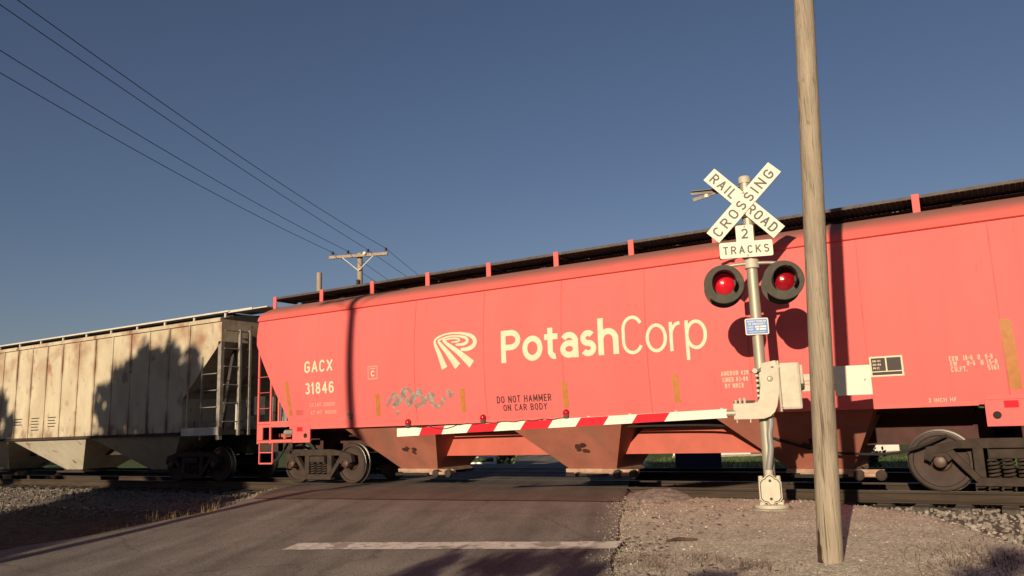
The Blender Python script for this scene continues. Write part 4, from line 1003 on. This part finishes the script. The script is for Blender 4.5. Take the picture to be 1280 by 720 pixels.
    # gate mechanism
    gm = MB().box(.19, .47, -.17, .20, 1.31, 1.96).build('gate_mechanism', 'alubox', root, bevel=.035)
    MB().box(.165, .20, -.20, .22, 1.28, 1.99).build('cover_flange', 'bolt', gm, bevel=.008)
    for z in (1.36, 1.90): MB().tube([(.185, -.21, z), (.185, -.17, z)], .018, 8).build('latch_bolt', 'bolt', gm)
    MB().bar((.49, -.10, 1.66), (.49, -.10, 1.92), .035, .03).build('mechanism_latch', 'bolt', gm)
    MB().lathe([(0, .05), (.09, .05), (.11, .0)], Matrix.Translation((.47, 0, 1.66)) @ Matrix.Rotation(PI/2, 4, 'Y'), 20).build('main_shaft', 'disc', gm)
    # curved arm bracket in front of the mast
    P = [(-.045, 1.96), (.155, 1.995), (.185, 1.86), (.19, 1.70), (.165, 1.52), (.13, 1.36), (.09, 1.28), (.03, 1.225), (-.06, 1.195), (-.46, 1.195), (-.46, 1.415), (-.20, 1.415), (-.13, 1.43), (-.10, 1.47), (-.09, 1.56), (-.06, 1.70)]
    br = MB().prism(P, -.215, -.165).build('arm_bracket', 'alubox', root, bevel=.008)
    MB().lathe([(0, .018), (.03, .016), (.04, 0)], Matrix.Translation((.06, -.216, 1.74)) @ RX, 14).build('pivot', 'bolt', br, smooth=40)
    MB().box(-.45, -.16, -.20, -.16, 1.418, 1.455).build('clamp_bar', 'disc', br)
    for x in (-.36, -.30, -.42): MB().tube([(x, -.19, 1.41), (x, -.19, 1.49 if x > -.4 else 1.46)], .02, 8).build('bolt', 'alubox', br)
    for x in (-.42, -.24): MB().tube([(x, -.20, 1.15), (x, -.20, 1.20)], .010, 6).build('bolt', 'alubox', br)
    MB().tube([(-.20, -.15, 1.85), (-.09, -.15, 1.86), (-.04, -.15, 1.90), (.12, -.22, 1.90)], .012, 6).build('clevis_rod', 'bolt', br)
    MB().lathe([(0, .03), (.035, .03), (.04, -.03), (0, -.03)], Matrix.Translation((-.13, -.17, 1.86)) @ RX, 12).build('clevis', 'alubox', br, smooth=40)
    for k in range(5): MB().box(-.125, -.095, -.19, -.16, 1.50+.07*k, 1.53+.07*k).build('tooth', 'alubox', br)
    # counterweight arms and plate to the right
    ca = MB(); ca.box(.47, 1.0, -.035, .035, 1.70, 1.79); ca.box(.47, 1.0, -.035, .035, 1.555, 1.645); ca.box(.47, .9, -.02, .02, 1.655, 1.69)
    ca.build('counterweight_arm', 'alubox', root)
    cw = MB().box(.92, 1.395, -.06, -.037, 1.475, 1.88).build('counterweight', 'sign', root, bevel=.006)
    MB().lathe([(0, .008), (.012, .006), (.014, 0)], Matrix.Translation((1.31, -.061, 1.68)) @ RX, 8).build('bolt', 'bolt', cw)
    # gate arm
    def az(u): return 1.287+(u+.53)*(1.165-1.287)/(-5.48+.53)
    ga = empty('gate_arm'); ga.parent = root
    def armbox(u0, u1, y0, y1, h, m, name, sl=0.):
        zA, zB = az(u0), az(u1); vs = []
        for y in (y0, y1):
            for u, z in ((u0, zA), (u1, zB)): vs += [(u, y, z-h), (u+sl, y, z+h)]
        return MB().add(vs, [(0, 2, 3, 1), (4, 5, 7, 6), (0, 1, 5, 4), (2, 6, 7, 3), (1, 3, 7, 5), (0, 4, 6, 2)]).build(name, m, ga)
    armbox(-5.48, -.55, -.205, -.175, .062, 'armwhite', 'arm_board')
    MB().tube([(-.56, -.19, az(-.55)), (-.44, -.19, az(-.55))], .045, 14).build('arm_socket', 'alu', ga, smooth=40)
    for u0, u1 in ((-5.12, -4.76), (-4.36, -3.94), (-3.53, -3.11), (-2.70, -2.29), (-1.88, -1.42)): armbox(u0, u1, -.2075, -.2052, .0615, 'armred', 'red_stripe', .085 if u0 > -5 else .05)
    for u in (-5.30, -4.10, -2.83):
        zt = az(u)+.062
        g = MB().lathe([(0, .135), (.025, .13), (.045, .11), (.052, .085), (.045, .06), (.038, .045)], Matrix.Translation((u, -.19, zt)), 18).build('arm_lamp', 'lamp', ga, smooth=60)
        MB().lathe([(.040, .05), (.044, .03), (.036, 0), (0, 0)], Matrix.Translation((u, -.19, zt)), 14).build('lamp_base', 'disc', g, smooth=40)
    cable = []
    for i in range(60):
        u = -5.30+2.47*i/59; sag = -.05*max(0, math.sin((u+4.95)/.45*PI)) if -4.95 < u < -4.5 else .008*math.sin(i*.9); cable.append((u, -.212, az(u)+.066+sag))
    MB().tube(cable, .006, 5).build('lamp_cable', 'signblk', ga)
    for u in (-4.93, -4.45, -3.86, -3.2, -2.5, -1.9, -1.25, -.62): MB().box(u-.02, u+.02, -.212, -.172, az(u)+.060, az(u)+.078).build('cable_clip', 'disc' if u < -2.6 else 'alubox', ga)
    # base box, conduit
    J = [(-.07, .015), (-.02, .015), (.0, .06), (.06, .075), (.095, .12), (.095, .34), (.06, .385), (.02, .40), (-.01, .435), (-.055, .455), (-.10, .435), (-.13, .40), (-.17, .385), (-.205, .34), (-.205, .12), (-.17, .075), (-.11, .06)]
    jb = MB().prism(J, -.20, -.09).build('junction_box', 'alubox', root, bevel=.010)
    J3 = [(lerp(-.055, a, .90), lerp(.235, b_, .92)) for a, b_ in J]; MB().prism(J3, -.204, -.2005).build('gasket', 'signblk', jb)
    J2 = [(lerp(-.055, a, .82), lerp(.235, b_, .86)) for a, b_ in J]; MB().prism(J2, -.212, -.2045).build('box_cover', 'alubox', jb, bevel=.003)
    for z in (.36, .12): MB().lathe([(0, .012), (.018, .01), (.02, 0)], Matrix.Translation((-.055, -.213, z)) @ RX, 10).build('bolt', 'disc', jb)
    for x in (-.17, .06): MB().lathe([(0, .02), (.03, .015), (.035, -.05), (0, -.05)], Matrix.Translation((x, -.14, .405)), 12).build('hinge_knob', 'alubox', jb, smooth=40); MB().box(x-.035, x+.035, -.17, -.10, .02, .075).build('foot_lug', 'alubox', jb, bevel=.008)
    MB().tube(catmull([(.03, -.06, 1.26), (.03, -.09, 1.12), (.0, -.12, .98), (.0, -.135, .80), (-.03, -.135, .62), (-.055, -.13, .48), (-.055, -.13, .42)], 6), .042, 12).build('conduit', 'conduit', root, smooth=60)
    MB().tube([(-.055, -.13, .43), (-.055, -.13, .50)], .055, 12).build('conduit_fitting', 'alubox', root, smooth=40)
    return root
signal()

# ------------------------------------------------------------------ poles and wires
def wood_pole(name, base, top, r0, r1, m, label, group=None):
    b = MB(); base, top = Vector(base), Vector(top); n = 40; pts = []; rs = []
    for i in range(n+1):
        t = i/n; p = base.lerp(top, t); pts.append(p); rs.append(lerp(r0, r1, t)*(1+.015*nz(t*9, 1, 1)))
    b.tube(pts, rs, 24)
    cen = base
    return tag(b.build(name, m, smooth=60), label, 'utility pole', group)
pb, pt = Vector((-1.69, 8.48, -.5)), Vector((-1.335, 8.48, 6.9))
pl = wood_pole('utility_pole', pb, pt, .120, .099, 'pole', 'weathered bare wooden pole standing on the gravel right of the crossing signal')
# broken-off splinter and scuff at the foot
sc_ = MB(); v_, f_ = [], []
for j in range(10):
    z = -.24+.42*j/9; r = .121; half = .34*(1-j/9)**.8+.05*math.sin(j*2.1)
    for k in range(6):
        a = math.radians(-104)-.5+half*(k/5*2-1)*1.1; cx = -1.69+.048*(z+.5); v_.append((cx+r*1.02*math.cos(a), 8.48+r*1.02*math.sin(a), z))
for j in range(9):
    for k in range(5): f_.append((j*6+k, j*6+k+1, (j+1)*6+k+1, (j+1)*6+k))
sc_.add(v_, f_).build('scuff', 'scuff', pl)
FP = Vector((-22.27, 24.215)); NP = Vector((-9.7, -8.0)); Ld = (FP-NP).normalized(); AD = Vector((Ld.y, -Ld.x)); TP = FP+Ld*34.6
INS = (1.20, .42, -.45, -1.13)
def line_pole(P, arm_z, label, rad=.13, spans=True):
    root = empty('utility_pole', (P.x, P.y, -.3), label, 'utility pole', 'utility poles carrying the overhead wires')
    n = 14; MB().tube([(0, 0, (arm_z+.44)*i/n) for i in range(n+1)], [lerp(rad*1.2, rad*.85, i/n) for i in range(n+1)], 16).build('pole', 'polefar', root, smooth=60)
    a = Vector((AD.x, AD.y, 0)); z = arm_z+.3; off = -Vector((Ld.x, Ld.y, 0))*.19
    MB().bar(Vector((0, 0, z))+a*-1.27+off, Vector((0, 0, z))+a*1.27+off, .115, .10).build('crossarm', 'polefar', root)
    for s in (-1, 1): MB().bar(Vector((0, 0, z-.62))+off*.9, Vector((0, 0, z-.05))+a*s*.68+off*1.3, .035, .02).build('arm_brace', 'railpaint', root)
    for s in INS:
        p = Vector((0, 0, z+.06))+a*s+off
        MB().lathe([(.015, 0), (.015, .05), (.055, .06), (.06, .10), (.03, .13), (.05, .15), (.045, .19), (0, .20)], Matrix.Translation(p), 12).build('insulator', 'ins', root, smooth=50)
    MB().lathe([(0, .05), (.06, .04), (.08, 0), (.06, -.04), (0, -.05)], Matrix.Translation(Vector((0, 0, z+.06))+a*.30+off*1.5) @ RX, 14).build('white_bracket', 'sign', root, smooth=50)
    MB().box(-.03, .10, -.19, -.14, arm_z-1.05, arm_z-.7).build('hardware', 'ins', root)
line_pole(NP, 10.2, 'wooden utility pole behind the camera carrying the overhead wires')
line_pole(FP, 8.34, 'wooden utility pole with crossarm rising behind the left part of the red car', .125)
line_pole(TP, 8.0, 'wooden utility pole next along the wire line, beyond the train')
MB_lab = ['highest overhead wire, on the right-hand end insulator of the crossarm', 'second overhead wire from the right end of the crossarm', 'third overhead wire from the right end of the crossarm', 'lowest overhead wire, on the left-hand end insulator of the crossarm']
offv = -Vector((Ld.x, Ld.y))*.19
for s, lab, z0, sag in zip(INS, MB_lab, (10.25, 10.25, 10.25, 10.25), (.60, .32, .60, .62)):
    pts = []
    for (A, B, za, zb) in ((NP, FP, z0, 8.56), (FP, TP, 8.56, 8.2)):
        for i in range(25):
            t = i/24
            if pts and i == 0: continue
            p = A.lerp(B, t)+AD*s+offv; pts.append((p.x, p.y, lerp(za, zb, t)-4*sag*t*(1-t)))
    tag(MB().tube(pts, .0095, 5).build('overhead_wire', 'wire', smooth=60), lab, 'wire', 'overhead wires on the utility poles')
st = MB().tube([(-20.22, 19.9, -.3), (-20.22, 19.9, 6.75)], .09, 12).build('signal_post', 'polefar', smooth=60)
tag(st, 'short bare grey post sticking up behind the left end of the red car', 'post')

# ------------------------------------------------------------------ beyond the tracks
def fence():
    root = empty('rail_fence', (-17.5, 25.3, -.55), 'white wooden rail fence on the grass seen through the gap under the red car', 'fence')
    for x in (-2.2, -.05, 2.1): pass
    MB().box(-3.2, .86, -.02, .02, .15, .22).build('rail', 'fencewhite', root); MB().box(-3.2, .86, -.02, .02, .37, .44).build('rail', 'fencewhite', root); MB().box(-3.2, .86, -.02, .02, .60, .67).build('rail', 'fencewhite', root)
    for x in (-3.2, -1.2, .80): MB().box(x-.05, x+.05, -.045, -.021, 0, .85).build('post', 'fencewhite', root)
    root.rotation_euler.z = math.radians(25)
fence()
bx = empty('equipment_box', (-7.6, 22.0, -.28), 'dark blue steel box on short feet beyond the tracks, seen beneath the red car', 'equipment box')
MB().box(-.62, .62, -.4, .4, .10, .95).build('cabinet', 'bluebox', bx, bevel=.02); MB().box(-.66, .66, -.44, .44, .952, 1.0).build('lid', 'bluebox', bx, bevel=.01)
for x in (-.5, .5): MB().box(x-.06, x+.06, -.36, .36, 0, .099).build('foot', 'under', bx)
bx.rotation_euler.z = .3
def house(loc, rz, wd, dp, label, wall):
    r = empty('house', loc, label, 'house'); r.rotation_euler.z = rz
    wl = MB().box(-wd/2, wd/2, -dp/2, dp/2, 0, 2.6).build('wall', wall, r)
    MB().prism([(-dp/2-.35, 2.55), (0, 4.1), (dp/2+.35, 2.55), (dp/2+.35, 2.62), (0, 4.22), (-dp/2-.35, 2.62)], -wd/2-.3, wd/2+.3, 'x').build('roof', 'shingle', r)
    MB().prism([(-dp/2+.02, 2.6), (dp/2-.02, 2.6), (0, 4.05)], -wd/2+.01, wd/2-.01, 'x').build('gable', wall, r)
    for x in (-wd*.3, wd*.12, wd*.34):
        w_ = MB().box(x-.55, x+.55, -dp/2-.05, -dp/2-.005, .95, 2.15).build('window', 'fencewhite', r); MB().box(x-.47, x+.47, -dp/2-.056, -dp/2-.051, 1.03, 2.07).build('pane', 'glass', w_)
    d = MB().box(-wd*.1-.5, -wd*.1+.4, -dp/2-.05, -dp/2-.005, .1, 2.1).build('door', 'rust', r)
    MB().box(-wd/2-.06, wd/2+.06, -dp/2-.06, dp/2+.06, -.3, .08).build('foundation', 'concrete', r)
house((-11.5, 46, -.70), .35, 11, 8, 'low pale house with grey roof on the grass far beyond the tracks', 'siding')
def leaf_tree(name, loc, h, crown, label, cat, leaves=2500, seed=1, size=.13, m='leaf', trunk_r=.16, group=None):
    """tapered trunk with limbs; crown of leaf faces in clumps. crown: list of (x, y, z, r)"""
    rg = random.Random(seed); root = empty(name, loc, label, cat, group)
    t = MB(); top = max(c[2] for c in crown)
    P = [Vector((0.1*math.sin(i*.9+seed), .1*math.cos(i*1.3+seed), top*i/8)) if i else Vector((0, 0, -.1)) for i in range(9)]
    t.tube(P, [lerp(trunk_r, trunk_r*.2, i/8) for i in range(9)], 10)
    for c in crown:
        k = min(7, max(1, int(c[2]/top*8*.55))); a = P[k]; b = Vector(c[:3]); mid = a.lerp(b, .5)+Vector((0, 0, .15*c[3]))
        t.tube([a, mid, b], [trunk_r*.4, trunk_r*.25, trunk_r*.08], 6)
    t.build('trunk', 'bark', root, smooth=50)
    b = MB(); tot = sum(c[3]**2 for c in crown)
    for c in crown:
        n = int(leaves*c[3]**2/tot)
        clumps = []
        for i in range(max(5, int(14*c[3]))):
            d = Vector((rg.gauss(0, 1), rg.gauss(0, 1), rg.gauss(0, 1))).normalized()*c[3]*rg.uniform(.35, 1)**.6; clumps.append(Vector(c[:3])+d)
        for i in range(n):
            q = rg.choice(clumps); s = .30*c[3]; p = q+Vector((rg.gauss(0, s*.6), rg.gauss(0, s*.6), rg.gauss(0, s*.5)))
            n1 = Vector((rg.gauss(0, 1), rg.gauss(0, 1), rg.gauss(0, 1))).normalized(); u = n1.orthogonal().normalized(); v = n1.cross(u); z = size*rg.uniform(.6, 1.4)
            b.add([p-u*z, p-v*z*.5, p+u*z, p+v*z*.5], [(0, 1, 2, 3)])
    b.build('crown', m, root)
    return root
# small shrubs and trees seen under the cars
leaf_tree('shrub', (-4.2, 24.2, -.45), 1.0, [(0, 0, .5, .55), (.5, .1, .4, .45), (-.4, 0, .35, .4)], 'dark green shrub on the grass beyond the tracks, behind the signal base', 'shrub', 1300, 3, .07, 'leafdark', .04)
leaf_tree('shrub', (-20.2, 30.5, -.72), 1.2, [(0, 0, .6, .6), (.7, .2, .45, .5)], 'green shrub on the grass behind the white fence', 'shrub', 1300, 4, .08, 'leaf', .04)
for i, (x, y, h, lab) in enumerate(((-40, 62, 6., 'round green tree far off at the left of the road'), (-25, 70, 6.5, 'tall green tree far off near the middle of the road end'), (-2, 66, 6.2, 'spreading green tree far off behind the pale house'), (12, 58, 5.5, 'small green tree far off at the right'))):
    leaf_tree('tree', (x, y, -.7), h, [(0, 0, h*.62, h*.34), (h*.22, 0, h*.5, h*.26), (-h*.24, .3, h*.48, h*.26), (0, -.4, h*.36, h*.3)], lab, 'tree', 3500, 20+i, .22, 'leafdark', .2, 'trees beyond the tracks')

# trees and bushes behind the camera: they throw the shadows the photograph shows
G1 = 'trees behind the camera'
leaf_tree('tree', (-16.9, -10, -.4), 10.4, [(-2.0, 0, 8.7, .75), (-1.2, .1, 9.1, .75), (-.4, 0, 9.45, .85), (.5, .1, 9.6, .85), (1.3, 0, 9.5, .8), (1.6, 0, 8.9, .8), (-1.8, 0, 7.9, .95), (-.6, .2, 8.3, 1.2), (.6, 0, 8.4, 1.2), (1.6, 0, 7.9, 1.0), (-2.0, 0, 7.1, .9), (-.8, 0, 7.1, 1.3), (.6, 0, 7.0, 1.3), (1.8, 0, 6.8, 1.0)], 'leafy tree behind the camera whose shadow falls on the cream car', 'tree', 24000, 31, .135, 'leaf', .2, G1)
leaf_tree('tree', (-10.9, -10, -.4), 5.4, [(.0, 0, 4.5, .95), (-1.0, 0, 4.9, .95), (.7, 0, 3.9, .7), (0, 0, 3.3, 1.2), (-1.2, 0, 3.5, 1.2), (.3, 0, 2.4, .9)], 'low leafy tree behind the camera nearest the road', 'tree', 6000, 32, .15, 'leaf', .16, G1)
leaf_tree('tree', (-13.6, -10.4, -.4), 7.2, [(0, 0, 5.9, 1.1), (-1.2, 0, 6.2, 1.1), (1.1, 0, 5.2, 1.0), (0, 0, 4.6, 1.5), (-1.2, 0, 4.6, 1.5), (.8, 0, 3.6, 1.3), (-.6, 0, 3.0, 1.3)], 'round leafy tree behind the camera, second from the road', 'tree', 13000, 37, .15, 'leaf', .18, G1)
leaf_tree('tree', (-16.6, -10.8, -.4), 6.8, [(0, 0, 5.6, 1.3), (-1.4, 0, 5.7, 1.2), (1.2, 0, 5.8, 1.2), (0, 0, 4.2, 1.6), (-1.4, 0, 4.2, 1.4), (1.2, 0, 4.2, 1.4), (0, 0, 3, 1.4)], 'dense low tree behind the camera beneath the tall one', 'tree', 13000, 38, .15, 'leaf', .18, G1)
leaf_tree('tree', (-20.2, -9.5, -.4), 5.2, [(0, 0, 4.1, 1.2), (-1.6, 0, 3.9, 1.2), (1.5, 0, 4.4, 1.3), (0, 0, 3.0, 1.5), (-1.8, 0, 2.8, 1.4), (1.8, 0, 2.9, 1.4)], 'bushy low tree behind the camera shading the left ballast', 'tree', 7000, 33, .15, 'leaf', .16, G1)
leaf_tree('tree', (-24.6, -9.5, -.4), 5.0, [(0, 0, 3.9, 1.2), (-1.6, 0, 3.8, 1.2), (1.7, 0, 3.9, 1.2), (0, 0, 2.9, 1.5), (-1.8, 0, 2.8, 1.4), (1.8, 0, 2.8, 1.4)], 'bushy low tree behind the camera at the far left of the row', 'tree', 6500, 39, .15, 'leaf', .16, G1)
leaf_tree('tree', (-25.3, -12, -.4), 10.2, [(0, 0, 9.6, .8), (.7, 0, 9.1, .8), (-.9, 0, 8.6, 1.1), (.2, 0, 7.9, .8)], 'tall leafy tree behind the camera at the far left', 'tree', 5000, 34, .15, 'leaf', .2, G1)
leaf_tree('bush', (1.9, -4, -.4), 3.9, [(-1.0, 0, 3.05, .40), (-.6, 0, 3.25, .42), (-.1, 0, 3.45, .45), (.5, 0, 3.5, .5), (1.0, 0, 3.3, .5), (-.2, 0, 2.6, .8), (.6, 0, 2.2, .8), (.2, 0, 1.4, .8)], 'low bush behind the camera shading the gravel at the lower right', 'bush', 9000, 35, .06, 'leafdark', .05, 'bushes behind the camera')
leaf_tree('bush', (-.9, -4, -.4), 3.3, [(-1.2, 0, 2.9, .40), (-.6, 0, 3.0, .42), (0, 0, 2.95, .42), (.5, 0, 2.8, .4), (-.2, 0, 2.0, .8), (-.7, 0, 1.2, .8)], 'low bush behind the camera shading the weeds beside the road', 'bush', 6500, 36, .06, 'leafdark', .05, 'bushes behind the camera')
leaf_tree('bush', (-3.8, -4, -.4), 3.3, [(1.3, 0, 2.95, .45), (.7, 0, 2.95, .5), (0, 0, 2.8, .5), (-.7, 0, 2.3, .45), (-1.4, 0, 2.0, .5), (.5, 0, 1.9, .9), (-.8, 0, 1.7, .8)], 'broad low bush behind the camera shading the near lane of the road', 'bush', 8000, 40, .06, 'leafdark', .05, 'bushes behind the camera')
# unseen tree row, added to keep out the glow round the low sun; its tops stay below the sun's rays
rt = random.Random(5); k = 0
for x in range(-84, 76, 8):
    inside = -27 < x < 15
    h = rt.uniform(9.0, 10.0) if inside else rt.uniform(15, 18)
    y = -46+rt.uniform(-3, 3) if inside else -40+rt.uniform(-4, 4)+abs(x+5)*.28
    leaf_tree('tree', (x+rt.uniform(-1.5, 1.5), y, -.4), h, [(0, 0, h*.76, h*.24), (h*.22, 0, h*.6, h*.22), (-h*.22, .3, h*.58, h*.22), (0, -.5, h*.42, h*.28), (h*.3, 0, h*.3, h*.24), (-h*.3, 0, h*.3, h*.24), (0, 0, h*.14, h*.22)], 'tree added far behind the camera to block the low sky glow', 'tree', 1500, 60+k, .055*h, 'leafdark', .3, 'tree row added to block sky glow'); k += 1
